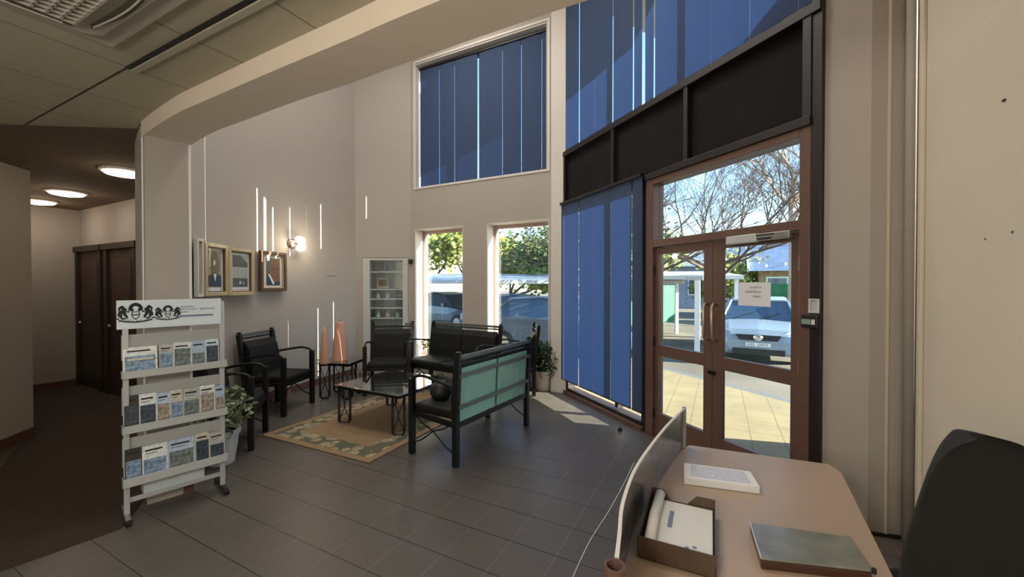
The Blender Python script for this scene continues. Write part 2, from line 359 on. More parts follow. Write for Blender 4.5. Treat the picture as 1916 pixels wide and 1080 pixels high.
# corridor walls
wl0 = at(63, 818, 0); wl0.z = 0
wdir = Vector((*P(0.30, -0.954), 0)).normalized()
struct(strip([wl0, wl0 + wdir*1.2, wl0+wdir*4.8], -0.2, 0, ZC), 'wall_side', WALL)
struct(strip([wl0 - wdir*0.01, wl0 + wdir*4.8], 0.015, 0, 0.11), 'baseboard_side', SKIRT)
struct(MB().box(-9.4, wl0.x-0.05, 1.15, 1.38, 0, ZC), 'wall_corridor_near', WALL)
cc = at(152, 719, 0)
struct(MB().box(cc.x-0.2, cc.x, 1.1, cc.y+0.2, 0, ZC), 'wall_corridor_end', WALL)
struct(MB().box(cc.x, cc.x+0.015, 1.1, cc.y, 0, 0.10), 'baseboard_corridor', SKIRT)
MC = Matrix(((1,0,0,cc.x),(0,-1,0,cc.y),(0,0,1,0),(0,0,0,1)))
def cw(x, y): return onwall(x, y, cc, Vector((1,0,0)))
struct(MB(MC).box(0, 3.55, -0.2, 0, 0, ZC), 'wall_corridor_far', WALL)
for nm, xa, xb, tx in (('door_2', 149, 196, .0), ('door_3', 203, 262, .0)):
    s0 = cw(xa, 478)[0]; s1 = cw(xb, 470)[0]
    if s1-s0 > 1.1: s1 = s0+1.05
    r = sroot(nm, MC)
    m_ = MB(); m_.box(s0, s0+.09, 0, .06, 0, 2.1); m_.box(s1-.09, s1, 0, .06, 0, 2.1); m_.box(s0-.04, s1+.04, 0, .08, 2.1, 2.19); m_.build('door_frame', WOODF, r, bevel=.005)
    lf = MB().box(s0+.09, s1-.09, 0.0, .025, 0.01, 2.1).build('leaf', WOODD, r)
    MB().box(s0+.2, s1-.2, .025, .032, 1.15, 1.95).build('panel', mat('door_panel', (.07,.04,.028), .5), r, bevel=.003)
    MB().lathe([(.006,0),(.02,.01),(.02,.03),(.0,.035)], 12).build('door_handle', ALU, r, smooth=True).matrix_local = Matrix.Translation((s0+.16, .03, 1.0)) @ Matrix.Rotation(-PI/2, 4, 'X')
# closing wall behind the camera
struct(MB().box(-2.8, pC.x+.2, -4.2, -4.0, 0, ZC), 'wall_rear', WALL)
struct(MB().box(-2.8, -2.6, -4.2, -1.9, 0, ZC), 'wall_rear_side', WALL)
# baseboard of the lobby wall
struct(strip([p + Vector((0,0,0)) for p in LWs], -0.014, 0, 0.10), 'baseboard_left', SKIRT)

# ------------------------------------------------------------------ glazed front
def rect_ring(mb, s0, s1, z0, z1, w, y0, y1, wb=None):
    wb = wb if wb is not None else w
    mb.box(s0, s0+w, y0, y1, z0, z1); mb.box(s1-w, s1, y0, y1, z0, z1); mb.box(s0+w, s1-w, y0, y1, z1-w, z1); mb.box(s0+w, s1-w, y0, y1, z0, z0+wb); return mb
# lower left glazing behind the blind
r = sroot('window_1', MG)
m_ = MB(); m_.box(0, .09, -.12, .0, 0, 2.76); m_.box(1.66, 1.745, -.12, .01, 0, 2.76); m_.box(.09, 1.66, -.12, .02, 0, .092); m_.box(.09, 1.66, -.12, 0, 2.66, 2.76); m_.box(1.17, 1.23, -.1, -.01, .115, 2.66)
m_.build('window_frame', DARKF, r, bevel=.004)
MB().box(.03, 1.70, .0, .05, 0, .05).build('sill_bar', BROWNF, r, bevel=.004)
MB().box(.09, 1.66, -.075, -.069, .115, 2.66).build('window_pane', GLASS, r)
# dark panels between the floors
r = sroot('wall_spandrel', MG)
MB().box(0.0, GE, -.14, -.02, 2.76, 3.47).build('dark_board', DARK, r)
m_ = MB(); m_.box(1.745, 3.39, -.10, .05, 2.705, 2.77); m_.box(0, GE, -.10, .05, 3.46, 3.53); m_.box(0, 1.72, -.10, .03, 2.74, 2.80); m_.box(-.01, .06, -.1, .045, 2.76, 3.5); m_.box(1.14, 1.195, -.1, .04, 2.76, 3.5); m_.box(2.26, 2.31, -.1, .04, 2.74, 3.5); m_.box(3.33, 3.39, -.1, .04, 2.74, 3.5)
m_.build('dark_mullion', DARKF, r, bevel=.004)
struct(MB(MG).box(3.385, 3.455, -.12, .03, 0, HT), 'trim_7', DARKF, bevel=.004)
# doors
r = sroot('door_1', MG)
m_ = MB(); m_.box(1.745, 1.85, -.12, .03, 0, 2.705); m_.box(3.31, 3.385, -.12, .03, 0, 2.705); m_.box(1.85, 3.31, -.12, .03, 2.645, 2.705); m_.box(1.85, 3.31, -.12, .03, 1.985, 2.06); m_.box(1.85, 3.31, -.12, .0, 0, .02)
m_.build('door_frame', BROWNF, r, bevel=.005)
MB().box(1.85, 3.31, -.06, -.054, 2.06, 2.645).build('transom_pane', GLASSD, r)
def leaf(a, b, ga, gb, name, hs):
    m_ = MB(); y0, y1 = -.05, -.005
    m_.box(a, ga, y0, y1, .02, 1.98); m_.box(gb, b, y0, y1, .02, 1.98); m_.box(ga, gb, y0, y1, 1.912, 1.98); m_.box(ga, gb, y0, y1, .857, .969); m_.box(ga, gb, y0, y1, .02, .255)
    l = m_.build(name, BROWNF, r, bevel=.004)
    MB().box(ga, gb, -.03, -.024, .255, .857).build('pane', GLASSD, l); MB().box(ga, gb, -.03, -.024, .969, 1.912).build('pane', GLASSD, l)
    MB().tube([(hs, -.005, 1.42), (hs, .03, 1.43), (hs, .05, 1.40), (hs, .052, 1.27), (hs, .05, 1.13), (hs, .03, 1.10), (hs, -.005, 1.11)], .011, 10).build('door_handle', BRASS, l, smooth=True)
    return l
la = leaf(1.853, 2.559, 1.90, 2.465, 'leaf', 2.515); lb = leaf(2.563, 3.307, 2.657, 3.236, 'leaf', 2.60)
for z in (.25, 1.0, 1.75): MB().tube([(1.852, .008, z-.05), (1.852, .008, z+.05)], .009, 8).build('hinge', BLACKM, la); MB().tube([(3.309, .008, z-.05), (3.309, .008, z+.05)], .010, 8).build('hinge', BRASS, lb)
MB().box(2.53, 2.60, .0, .012, .80, .83).build('lock', BLACKM, lb)
# door closer
t = thing('door_closer', 'silver overhead door closer above the right glass door', 'door closer'); t.matrix_world = MG
MB().box(2.755, 3.02, .03, .075, 1.93, 1.995).build('closer_body', ALU, t, bevel=.006)
MB().box(3.02, 3.27, .03, .07, 1.935, 1.99).build('closer_cover', STEEL, t, bevel=.006)
MB().box(3.03, 3.14, .07, .072, 1.942, 1.955).build('print', INK, t); MB().box(3.02, 3.16, .07, .072, 1.972, 1.982).build('print', INK, t)
# notice on the right leaf glass (lettering seen from behind)
t = thing('paper_notice', 'white paper notice taped on the right glass door', 'notice'); t.matrix_world = MG
MB().box(2.80, 3.075, -.022, -.0205, 1.425, 1.615).build('sheet', PAPER, t)
m_ = MB(); rr = random.Random(3)
for row, (z, a, b, h) in enumerate(((1.575, 2.905, 2.995, .013), (1.54, 2.865, 2.995, .018), (1.502, 2.93, 2.995, .015))):
    x = a
    while x < b:
        wd = rr.uniform(.005, .009)
        m_.box(x, x+.002, -.0203, -.0198, z-h/2, z+h/2); m_.box(x, x+wd, -.0203, -.0198, z+h/2-.002, z+h/2) if rr.random() < .7 else None
        m_.box(x, x+wd, -.0203, -.0198, z-h/2, z-h/2+.002) if rr.random() < .6 else None
        m_.box(x+wd-.002, x+wd, -.0203, -.0198, z-h/2, z) if rr.random() < .6 else None
        m_.box(x, x+wd, -.0203, -.0198, z-.001, z+.001) if rr.random() < .5 else None
        x += wd+rr.choice((.003, .003, .006))
m_.build('notice_text', INK, t)
# access reader
t = thing('access_reader', 'black access reader box beside the door frame', 'reader'); t.matrix_world = MG
MB().box(3.352, 3.462, .03, .075, 1.30, 1.392).build('reader_body', BLACKP, t, bevel=.008)
MB().box(3.362, 3.42, .075, .078, 1.325, 1.36).build('display', mat('reader_lcd', (.25,.35,.32), .3), t); MB().box(3.425, 3.447, .075, .078, 1.325, 1.36).build('button', WHITE, t)
t = thing('switch_plate', 'grey rectangular exit switch just above the black reader', 'switch'); t.matrix_world = MG
rect_ring(MB(), 3.385, 3.452, 1.40, 1.50, .012, .03, .045).build('plate_rim', ALU, t, bevel=.003); MB().box(3.397, 3.44, .03, .037, 1.412, 1.488).build('plate', RACKM, t)

# upper glazing
r = sroot('window_2', MG)
m_ = MB(); m_.box(0, .06, -.12, -.02, 3.53, 6.2); m_.box(0.06, 3.385, -.12, -.02, 3.53, 3.56); m_.box(.06, 3.385, -.12, -.02, 6.12, 6.2)
for s in (1.14, 2.26): m_.box(s, s+.05, -.11, -.04, 3.56, 6.12)
m_.build('window_frame', DARKF, r); MB().box(.06, 3.385, -.075, -.069, 3.56, 6.12).build('window_pane', GLASS, r)
struct(MB(MG).box(0, GE, -.14, .0, 6.2, HT), 'trim_8', WALL)

def blind(name, M, seams, z0, z1, label, y, m, grp):
    t = thing(name, label, 'blind', group=grp); t.matrix_world = M
    s0, s1 = seams[0][0], seams[-1][0]
    MB().box(s0, s1, y-.02, y+.03, z1, z1+.035).build('headrail', DARKF, t)
    for (a, ga), (b, gb) in zip(seams[:-1], seams[1:]):
        a_ = a+ga/2; b_ = b-gb/2; k = 5; v = []; f = []
        for i in range(k+1):
            x = a_+(b_-a_)*i/k; yy = y+.006*math.sin(i/k*PI)
            v += [(x, yy, z0), (x, yy, z1), (x, yy+.0015, z1), (x, yy+.0015, z0)]
        for i in range(k):
            for q in range(4): f.append((i*4+q, i*4+(q+1)%4, i*4+4+(q+1)%4, i*4+4+q))
        f += [(0,1,2,3), (4*k+3,4*k+2,4*k+1,4*k)]
        mm = MB(); mm.add(v, f); p = mm.build('blind_panel', m, t)
        MB().box(a_+.004, b_-.004, y-.004, y+.006, z0-.012, z0+.004).build('weight', DARKF, p)
    return t
blind('panel_blind', MG, [(.03,0),(.418,.018),(.776,.002),(1.16,.016),(1.529,.020),(1.694,.048),(1.856,.020),(2.2,.001),(2.55,.001),(2.92,.003),(3.29,.002),(3.44,0)], 3.545, 6.1,
      'tall blue panel blind above the dark boards over the entrance doors', .02, BLINDU, None)
blind('panel_blind', MG, [(.0,0),(.07,.012),(.474,.014),(.82,.001),(1.18,.003),(1.56,.014),(1.727,0)], .217, 2.755,
      'blue panel blind hanging to the floor left of the entrance doors', .06, BLIND, None)
ss = [(U[0]+.01, 0)] + [(bk(x, 250)[0], g) for x, g in ((1008.9,.004),(970.4,.006),(934.8,.004),(888.9,.028),(844.4,.004),(815.6,.004))] + [(U[1]-.03, 0)]
blind('panel_blind', MBK, ss, 3.315, 5.46, 'wide blue panel blind in the high window of the back wall', -.10, BLINDU, None)
r = sroot('window_3', MBK)
m_ = rect_ring(MB(), U[0], U[1], U[2], U[3], .05, -.26, -.20); m_.box(1.55, 1.6, -.25, -.21, U[2], U[3]); m_.build('window_frame', DARKF, r)
MB().box(U[0]+.05, U[1]-.05, -.235, -.229, U[2]+.05, U[3]-.05).build('window_pane', GLASS, r)
for nm, w_ in (('window_4', W1), ('window_5', W2)):
    r = sroot(nm, MBK)
    rect_ring(MB(), w_[0], w_[1], w_[2], w_[3], .06, -.28, -.20).build('window_frame', PINKF, r, bevel=.004)
    MB().box(w_[0]+.06, w_[1]-.06, -.245, -.239, w_[2]+.06, w_[3]-.06).build('window_pane', GLASS, r)
    MB().box(w_[0]-.02, w_[1]+.02, -.20, .04, w_[2]-.03, w_[2]+.005).build('window_sill', REVEAL, r, bevel=.004)
# white lining of the reveals
for nm, w_ in (('trim_9', W1), ('trim_10', W2), ('trim_11', U)):
    m_ = MB(MBK); m_.box(w_[1]-.006, w_[1]+.004, -.20, .003, w_[2]+.006, w_[3]); m_.box(w_[0]-.004, w_[0]+.006, -.20, .003, w_[2]+.006, w_[3]); m_.box(w_[0], w_[1], -.20, .003, w_[3]-.006, w_[3]+.004)
    struct(m_, nm, REVEAL)
struct(rect_ring(MB(MBK), U[0]-.05, U[1]+.04, U[2]-.0, U[3]+.06, .035, 0, .012), 'trim_12', REVEAL)

# ------------------------------------------------------------------ display niche
r = thing('display_cabinet', 'pale built-in display cabinet with glass shelves in the corner wall', 'cabinet'); r.matrix_world = MN
CAB = mat('cabinet_grey', (.56,.57,.55), .5); SHB = mat('shelf_white', (.80,.82,.81), .4); NBK = mat('cabinet_back', (.66,.70,.71), .5, noise=.15, nscale=6)
m_ = MB(); m_.box(nL+.005, nL+.13, -.34, .012, .125, nT-.01); m_.box(nR-.10, nR-.005, -.34, .012, .125, nT-.01); m_.box(nL+.13, nR-.10, -.34, .005, nT-.05, nT-.01); m_.box(nL+.13, nR-.10, -.34, .0, .125, .17)
m_.build('carcass', CAB, r, bevel=.004); MB().box(nL+.13, nR-.1, -.345, -.335, .17, nT-.05).build('back_board', NBK, r)
for i, yy in enumerate((509, 542, 560, 577, 596, 640)):
    z = onwall(720, yy, nic0, nu)[1]; MB().box(nL+.13, nR-.10, -.33, -.02, z-.012, z+.012).build('shelf', SHB, r)
MB().box(nL+.13, nR-.10, -.012, -.008, .17, nT-.05).build('glass_door', glass('cabinet_glass', (.9,.93,.93), .12), r)
zz = onwall(720, 509, nic0, nu)[1]
t = tag(MB(MN).box(nL+.20, nL+.42, -.24, -.22, zz-.30, zz-.10).build('picture_card', mat('card_cream', (.70,.66,.52), .6)), 'small cream mounted card inside the display cabinet', 'card')
MB(MN).box(nL+.235, nL+.385, -.22, -.215, zz-.265, zz-.135).build('print', mat('card_brown', (.30,.19,.12), .6), t)
t = tag(MB(MN @ Matrix.Translation((nL+.33, -.13, zz+.08))).tube([(.07*math.cos(a*PI/8), .02*math.sin(a*PI/8), .07*math.sin(a*PI/8)) for a in range(16)], .022, 8, closed=True).build('ring_ornament', STEEL, smooth=True), 'grey ring-shaped ornament on the top shelf of the display cabinet', 'ornament')
rr = random.Random(5)
for k, (yy, n_) in enumerate(((560, 2), (596, 3))):
    z = onwall(720, yy, nic0, nu)[1]+.012
    for j in range(n_):
        x = nL+.25+j*.17; h = rr.uniform(.08, .13)
        tag(MB(MN @ Matrix.Translation((x, -.12, z))).lathe([(.03,0),(.04,.01),(.035,h*.6),(.015,h*.8),(.02,h)], 12).build('pale_vase', SHB, smooth=True), '%s small pale vase on the %s shelf of the display cabinet' % (('leftmost','second','rightmost')[j if n_ == 3 else 2*j], ('fourth','fifth')[k]), 'vase', 'small vases in the display cabinet')
t = thing('corner_camera', 'small black device mounted above the right corner of the display cabinet', 'camera'); t.matrix_world = MN @ Matrix.Translation((nR+.05, .0, nT-.06))
MB().box(-.035, .035, 0, .08, -.05, .03).build('housing', BLACKP, t, bevel=.01); MB().lathe([(.02,0),(.02,.02),(.0,.022)], 12).build('lens', BLACKM, t).matrix_local = Matrix.Translation((0,.08,-.01)) @ Matrix.Rotation(-PI/2,4,'X')

# ------------------------------------------------------------------ pictures and wall lamp on the curved wall
def wall_hit(x):
    r_ = _ray(x, 532); best = None
    for a, b in zip(LWs[:-1], LWs[1:]):
        d = b-a; det = r_.x*(-d.y)+d.x*r_.y
        if abs(det) < 1e-9: continue
        t_ = (a.x*(-d.y)+d.x*a.y)/det; s_ = (r_.x*a.y-r_.y*a.x)/det
        if -0.001 <= s_ <= 1.001 and t_ > 3.8 and (best is None or t_ < best[0]): best = (t_, a+d*s_)
    return best[1]
def hang(xa, xb):
    A, B = wall_hit(xa), wall_hit(xb); u = (B-A); u = Vector((u.x,u.y,0)); return frame_M((A+B)/2, u), u.length, A, B
def zat(x, y, p):
    r_ = _ray(x, y); return EYE + r_.z*(Vector((p.x,p.y)).length/Vector((r_.x,r_.y)).length)
FR = []
for (xa, xb, yt, yb, lab, mf) in ((371,415,456,554,'gilt framed portrait on the curved wall, left of the three main frames', GOLD), (417.5,466,465,553,'gilt framed picture in the middle of the three, under the sun stripes', GOLD), (480,529,471,545,'brown framed close-up portrait in a suit, nearest the wall lamp', FRBROWN)):
    M_, w_, A, B = hang(xa, xb); mid = (A+B)/2; xm = (xa+xb)/2
    z1 = zat(xm, yt, mid); z0 = zat(xm, yb, mid)
    t = thing('framed_picture', lab, 'picture', group=None); t.matrix_world = M_ @ Matrix.Translation((0, .03, 0)) ; h = w_/2; f = .045
    rect_ring(MB(), -h, h, z0, z1, f, 0, .045).build('picture_frame', mf, t, bevel=.006)
    rect_ring(MB(), -h+f*.8, h-f*.8, z0+f*.8, z1-f*.8, .018, .0, .03).build('inner_trim', FRBROWN if mf is GOLD else GOLD, t)
    MB().box(-h+f, h-f, .0, .012, z0+f, z1-f).build('mount', mat('mount_cream', (.66,.65,.56), .6) if mf is GOLD else REVEAL, t)
    FR.append((t, -h+f, h-f, z0+f, z1-f))
def flat(t, poly, m, y=.0125, name='print'): return MB().slab(poly, y, y+.0012).build(name, m, t)
def ell(cx, cz, rx, rz, n=16): return [(cx+rx*math.cos(2*PI*i/n), cz+rz*math.sin(2*PI*i/n)) for i in range(n)]
SKIN = mat('print_skin', (.20,.115,.07), .6); SUIT = mat('print_suit', (.035,.06,.11), .6); PBG = mat('print_background', (.36,.33,.22), .6); PDK = mat('print_slate', (.10,.13,.14), .6); PLG = mat('print_pale', (.42,.45,.42), .6); PAT = mat('print_mottled', (.20,.15,.11), .6, noise=.7, nscale=60)
def q(fr, u, v): t, a, b, c, d = fr; return (a+(b-a)*u, c+(d-c)*v)
def rectq(fr, u0, u1, v0, v1): a = q(fr,u0,v0); b = q(fr,u1,v1); return [(a[0],a[1]),(b[0],a[1]),(b[0],b[1]),(a[0],b[1])]
f1, f2, f3 = FR
flat(f1[0], rectq(f1,.15,.85,.12,.93), PBG); c = q(f1,.5,.62); flat(f1[0], ell(c[0],c[1],.085,.15), PAT, .0138)
flat(f1[0], [q(f1,.15,.12),q(f1,.85,.12),q(f1,.85,.36),q(f1,.6,.42),q(f1,.4,.42),q(f1,.15,.36)], SUIT, .0150); flat(f1[0], [q(f1,.42,.41),q(f1,.58,.41),q(f1,.5,.22)], PAPER, .0162)
c = q(f1,.47,.66); flat(f1[0], ell(c[0],c[1],.02,.03,8), PAPER, .0162); flat(f1[0], rectq(f1,.25,.75,.01,.09), PAPER, .0138)
flat(f2[0], rectq(f2,.12,.9,.06,.95), PAPER); flat(f2[0], rectq(f2,.14,.88,.62,.92), PLG, .0138); flat(f2[0], [q(f2,.14,.62),q(f2,.88,.62),q(f2,.88,.72),q(f2,.6,.88),q(f2,.5,.91),q(f2,.14,.91)], PDK, .0150)
flat(f2[0], rectq(f2,.14,.88,.36,.60), PLG, .0138); flat(f2[0], rectq(f2,.14,.88,.12,.35), PDK, .0138); c = q(f2,.5,.23); flat(f2[0], ell(c[0],c[1],.015,.02,8), PAPER, .0150); c = q(f2,.66,.22); flat(f2[0], ell(c[0],c[1],.007,.018,8), PAPER, .0150)
flat(f3[0], rectq(f3,.2,.85,.08,.90), SKIN); flat(f3[0], [q(f3,.2,.40),q(f3,.32,.55),q(f3,.36,.9),q(f3,.2,.9)], PDK, .0138)
flat(f3[0], [q(f3,.2,.08),q(f3,.85,.08),q(f3,.85,.20),q(f3,.6,.18),q(f3,.2,.46)], SUIT, .0150); flat(f3[0], [q(f3,.26,.42),q(f3,.34,.42),q(f3,.58,.14),q(f3,.50,.10)], PAPER, .0162); flat(f3[0], rectq(f3,.40,.85,.60,.615), PDK, .0150)
M_, w_, A, B = hang(361, 368)
t = thing('framed_picture', 'narrow white frame partly hidden behind the grey column', 'picture'); t.matrix_world = M_ @ Matrix.Translation((0,.03,0)); z1 = zat(364,446,A); z0 = zat(364,556,A)
rect_ring(MB(), -w_*1.2, w_/2, z0, z1, .03, 0, .04).build('picture_frame', REVEAL, t, bevel=.004); MB().box(-w_*1.2+.03, w_/2-.03, 0, .01, z0+.03, z1-.03).build('print', PDK, t)
# wall lamp
pl_ = wall_hit(545); M_, _, _, _ = hang(535, 556); zl = zat(545, 456, pl_)
t = thing('wall_lamp', 'twin-headed spotlight glowing on the curved wall beside the portraits', 'wall lamp'); t.matrix_world = M_ @ Matrix.Translation((0,0,zl))
MB().lathe([(.075,0),(.075,.02),(.05,.04),(.02,.05)], 20).build('lamp_base', BRASS, t, smooth=True).matrix_local = Matrix.Rotation(-PI/2,4,'X') @ Matrix.Translation((0,0,0))
for k, (dx, dz) in enumerate(((.03,.055),(.04,-.06))):
    MB().lathe([(.028,-.06),(.05,-.03),(.055,.04),(.05,.06),(.0,.062)], 16).build('lamp_head', glow('lamp_glow', (1,.93,.80), 2.2), t, smooth=True).matrix_local = Matrix.Translation((dx,.12,dz)) @ Matrix.Rotation(PI/2+.3*(1-2*k),4,'Y')
MB().tube([(0,.04,0),(.02,.10,.0),(.13,.13,.0)], .012, 8).build('lamp_arm', BRASS, t)
l = bpy.data.lights.new('wall_lamp_bulb', 'POINT'); l.energy = 5; l.color = (1,.85,.6); l.shadow_soft_size = .05; lo = bpy.data.objects.new('wall_lamp_bulb', l); C.objects.link(lo); lo.matrix_world = M_ @ Matrix.Translation((.05,.24,zl))
# blank plate on the wall
M_, w_, A, _ = hang(611, 627); z0 = zat(619, 516, A); z1 = zat(619, 502, A)
t = tag(MB(M_).box(-w_/2, w_/2, 0, .008, z0, z1).build('wall_plate', WALL, bevel=.003), 'blank wall-coloured cover plate right of the wall lamp', 'plate')

# ------------------------------------------------------------------ ceiling fittings
t = thing('air_conditioner', 'white square ceiling air conditioner with honeycomb grille', 'air conditioner', (-2.175, .383, ZC)); ACW = mat('ac_white', (.50,.47,.40), .5); ACD = mat('ac_dark', (.10,.09,.065), .7)
m_ = MB(); h = .475; m_.box(-h, h, -h, h, -.022, 0); m_.build('cover_panel', ACW, t, bevel=.008)
oct_ = [(-.40,-.34),(-.34,-.40),(.34,-.40),(.40,-.34),(.40,.34),(.34,.40),(-.34,.40),(-.40,.34)]
MB().prism(oct_, -.045, -.02).build('body', ACW, t, bevel=.012)
for a in range(4):
    R_ = Matrix.Rotation(a*PI/2, 4, 'Z')
    pts = [(-.30+.6*i/12, .345+.035*math.sin(PI*i/12)) for i in range(13)]; po = pts + [(.27-.54*i/12, .335+.008*math.sin(PI*i/12)) for i in range(13)]
    MB(R_).prism(po, -.050, -.044).build('outlet', ACD, t)
    MB(R_).tube([(-.27+.54*i/12, .345+.02*math.sin(PI*i/12), -.052) for i in range(13)], .004, 6).build('louvre', ACW, t)
m_ = MB(); m_.box(-.29, .29, -.29, .29, -.052, -.045); m_.build('grille_back', ACD, t)
m_ = MB()
for i in range(15): v = -.29+.58*i/14; m_.box(v-.004, v+.004, -.29, .29, -.066, -.05); m_.box(-.29, .29, v-.004, v+.004, -.066, -.05)
m_.build('grille', ACW, t)
# corridor downlights
LG = glow('downlight_glow', (1,.88,.62), 5.0); LW_ = glow('downlight_glow_white', (1,.93,.80), 6.0)
for i, (x, y, m, r_) in enumerate(((232,324,LG,.17),(125,362,LW_,.17),(72,378,LW_,.17))):
    p = at(x, y, ZC-.03)
    t = thing('ceiling_light', ('round yellow ceiling light nearest the grey column', 'round white ceiling light in the middle of the corridor', 'round ceiling light deepest in the corridor')[i], 'ceiling light', (p.x, p.y, ZC), group='corridor ceiling lights')
    MB().lathe([(r_+.02, -.004), (r_+.02, -.022), (r_, -.03)], 24).build('light_rim', REVEAL, t); MB().lathe([(r_, -.028), (r_*.85, -.05), (r_*.4, -.065), (.001, -.068)], 24).build('diffuser', m, t, smooth=True)
    l = bpy.data.lights.new('corridor_bulb', 'POINT'); l.energy = (.8, 1.6, 2.4)[i]; l.color = (1,.74,.50); l.shadow_soft_size = .12; lo = bpy.data.objects.new('corridor_bulb', l); C.objects.link(lo); lo.location = (p.x, p.y, ZC-.20)
for x, y in HALL_FILLS:  # made-up fittings that carry the added hall fill
    t = thing('fill_globe', 'added unseen fill globe hanging in the hall, %s the desk' % ('nearest' if y > -2 else 'farthest from'), 'ceiling light', (x, y, ZC), group='added hall fill globes')
    MB().tube([(0,0,0),(0,0,-.56)], .006, 6).build('cable', BLACKP, t); MB().lathe([(.05,0),(.05,-.02)], 16).build('ceiling_rose', REVEAL, t); MB().lathe([(.03,-.52),(.06,-.56),(.05,-.58)], 16).build('holder', REVEAL, t)
for i, (x, y) in enumerate(LOBBY_FILLS):  # made-up housings for the added lobby fill
    t = thing('lobby_fill_panel', ('added unseen fill panel on the lobby ceiling above the coffee table', 'added unseen fill panel on the lobby ceiling nearest the glass doors', 'added unseen fill panel on the lobby ceiling nearest the column')[i], 'ceiling light', (x, y, 6.3), group='added lobby fill panels'); rect_ring(MB(), 0, 1, 0, 1, .03, 0, .1)
    MB().box(-.63, .63, -.33, .33, -.14, 0).build('fill_housing', REVEAL, t)

# ------------------------------------------------------------------ chairs
def armchair(name, label, n_seats, width, loc, rz, group=None, cat='armchair', lean=.07, deep=.54):
    """local: x along the width, front towards -y, back at y=+deep/2"""
    t = thing(name, label, cat, loc, rz, group); w_ = width/2; yb = deep/2; yf = -deep/2
    def add(o, nm, m, p=t, **k): return o.build(nm, m, p, **k)
    for s in (-1, 1):
        x = s*(w_-.022)
        add(MB().bar((x, yb, 0), (x, yb, .45), .052, .05).bar((x, yb, .44), (x, yb+lean, .985), .052, .05), 'rear_leg', BLACKM, bevel=.004)
        add(MB().lathe([(.012,0),(.026,.008),(.026,.022),(.01,.03)], 10, (x, yb+lean)), 'finial', BLACKM).location = (0,0,.985)
        add(MB().bar((x, yf, 0), (x, yf, .71), .052, .05), 'front_leg', BLACKM, bevel=.004)
        pts = [(x, yf, .70), (x, yf+.05, .735), (x, yf+.16, .75), (x, yf+.32, .725), (x, yb+.02, .69)]
        add(MB().tube([tuple(v) for v in catmull([Vector(p) for p in pts], 4)], .014, 8), 'armrest', BLACKM, smooth=True)
        c = (x, (yb+yf)/2, .26)
        mm = MB()
        for (ya, za, yc, zc) in ((yf, .40, yb, .10), (yf, .10, yb, .40)):
            mm.tube([tuple(v) for v in catmull([Vector((x, ya, za)), Vector((x, (ya+c[1])/2, (za+c[2])/2-.02)), Vector(c), Vector((x, (yc+c[1])/2, (zc+c[2])/2-.02)), Vector((x, yc, zc))], 3)], .007, 6)
        mm.bar((x, yf, .39), (x, yb, .36), .03, .04)
        add(mm, 'side_brace', BLACKM)
    add(MB().bar((-w_+.02, yf, .38), (w_-.02, yf, .38), .03, .05).bar((-w_+.02, yb, .36), (w_-.02, yb, .36), .03, .05), 'seat_rail', BLACKM)
    sw = (width-.09)/n_seats
    def yat(z): return yb + lean*max(0, (z-.44))/.545
    for z, hh in ((.965, .035), (.80, .035), (.52, .035)):
        add(MB().box(-w_+.03, w_-.03, yat(z)+.012, yat(z)+.030, z-hh/2, z+hh/2), 'back_rail', RAILG, bevel=.003)
    add(MB().tube([(-w_+.03, yat(.93), .93), (w_-.03, yat(.93), .93)], .012, 8), 'top_bar', BLACKM)
    for k in range(n_seats):
        a = -w_+.045+k*sw+.006; b = a+sw-.012
        mm = MB(); v = []
        prof = [(.40, -.03), (.42, -.075), (.60, -.085), (.82, -.07), (.895, -.02), (.895, .0), (.40, .0)]
        mm.add([(xx, yat(z)+dy-.012, z) for xx in (a, b) for z, dy in prof], [tuple(range(7)), tuple(range(7,14))[::-1]] + [(i, 7+i, 7+(i+1)%7, (i+1)%7) for i in range(7)])
        add(mm, 'back_cushion', LEATHER, bevel=.015)
        add(MB().add_panel(a, b, yat) if False else _panel(a, b, yat), 'back_panel', TEAL)
        mm = MB(); mm.box(a, b, yf-.01, yb-.03, .385, .475); add(mm, 'seat_cushion', LEATHER, bevel=.03)
    return t
def _panel(a, b, yat):
    m_ = MB(); N = 10
    v = []; f = []
    for i in range(N+1):
        x = a+.010+(b-a-.020)*i/N
        for z in (.375, .43, .86): v.append((x, yat(z)+.004+(.0035 if i % 2 else 0), z))
        for z in (.86, .43, .375): v.append((x, yat(z)-.008, z))
    for i in range(N):
        for k in range(6): f.append((i*6+k, i*6+(k+1)%6, i*6+6+(k+1)%6, i*6+6+k))
    f += [tuple(range(6)), tuple(range(N*6, N*6+6))[::-1]]
    m_.add(v, f); return m_
def place2(A, B, lean=.07, deep=.54):
    """A,B = tops of the two rear posts (left, right as the sitter's front is towards local -y); returns centre, rz, width"""
    u = (B-A); wd = Vector((u.x,u.y,0)).length; rz = math.atan2(u.y, u.x); mid = (A+B)/2
    yd = Vector((-math.sin(rz), math.cos(rz), 0)); c = mid - yd*(deep/2+lean); return (c.x, c.y, 0), rz, wd+.045
# near bench: back legs (-2.04,2.88) (-1.93,4.08), faces -X
A = at(853, 874, 0); B = at(985, 797, 0); mid = (A+B)/2; u = B-A
rz = math.atan2(u.y, u.x); yd = Vector((-math.sin(rz), math.cos(rz), 0))
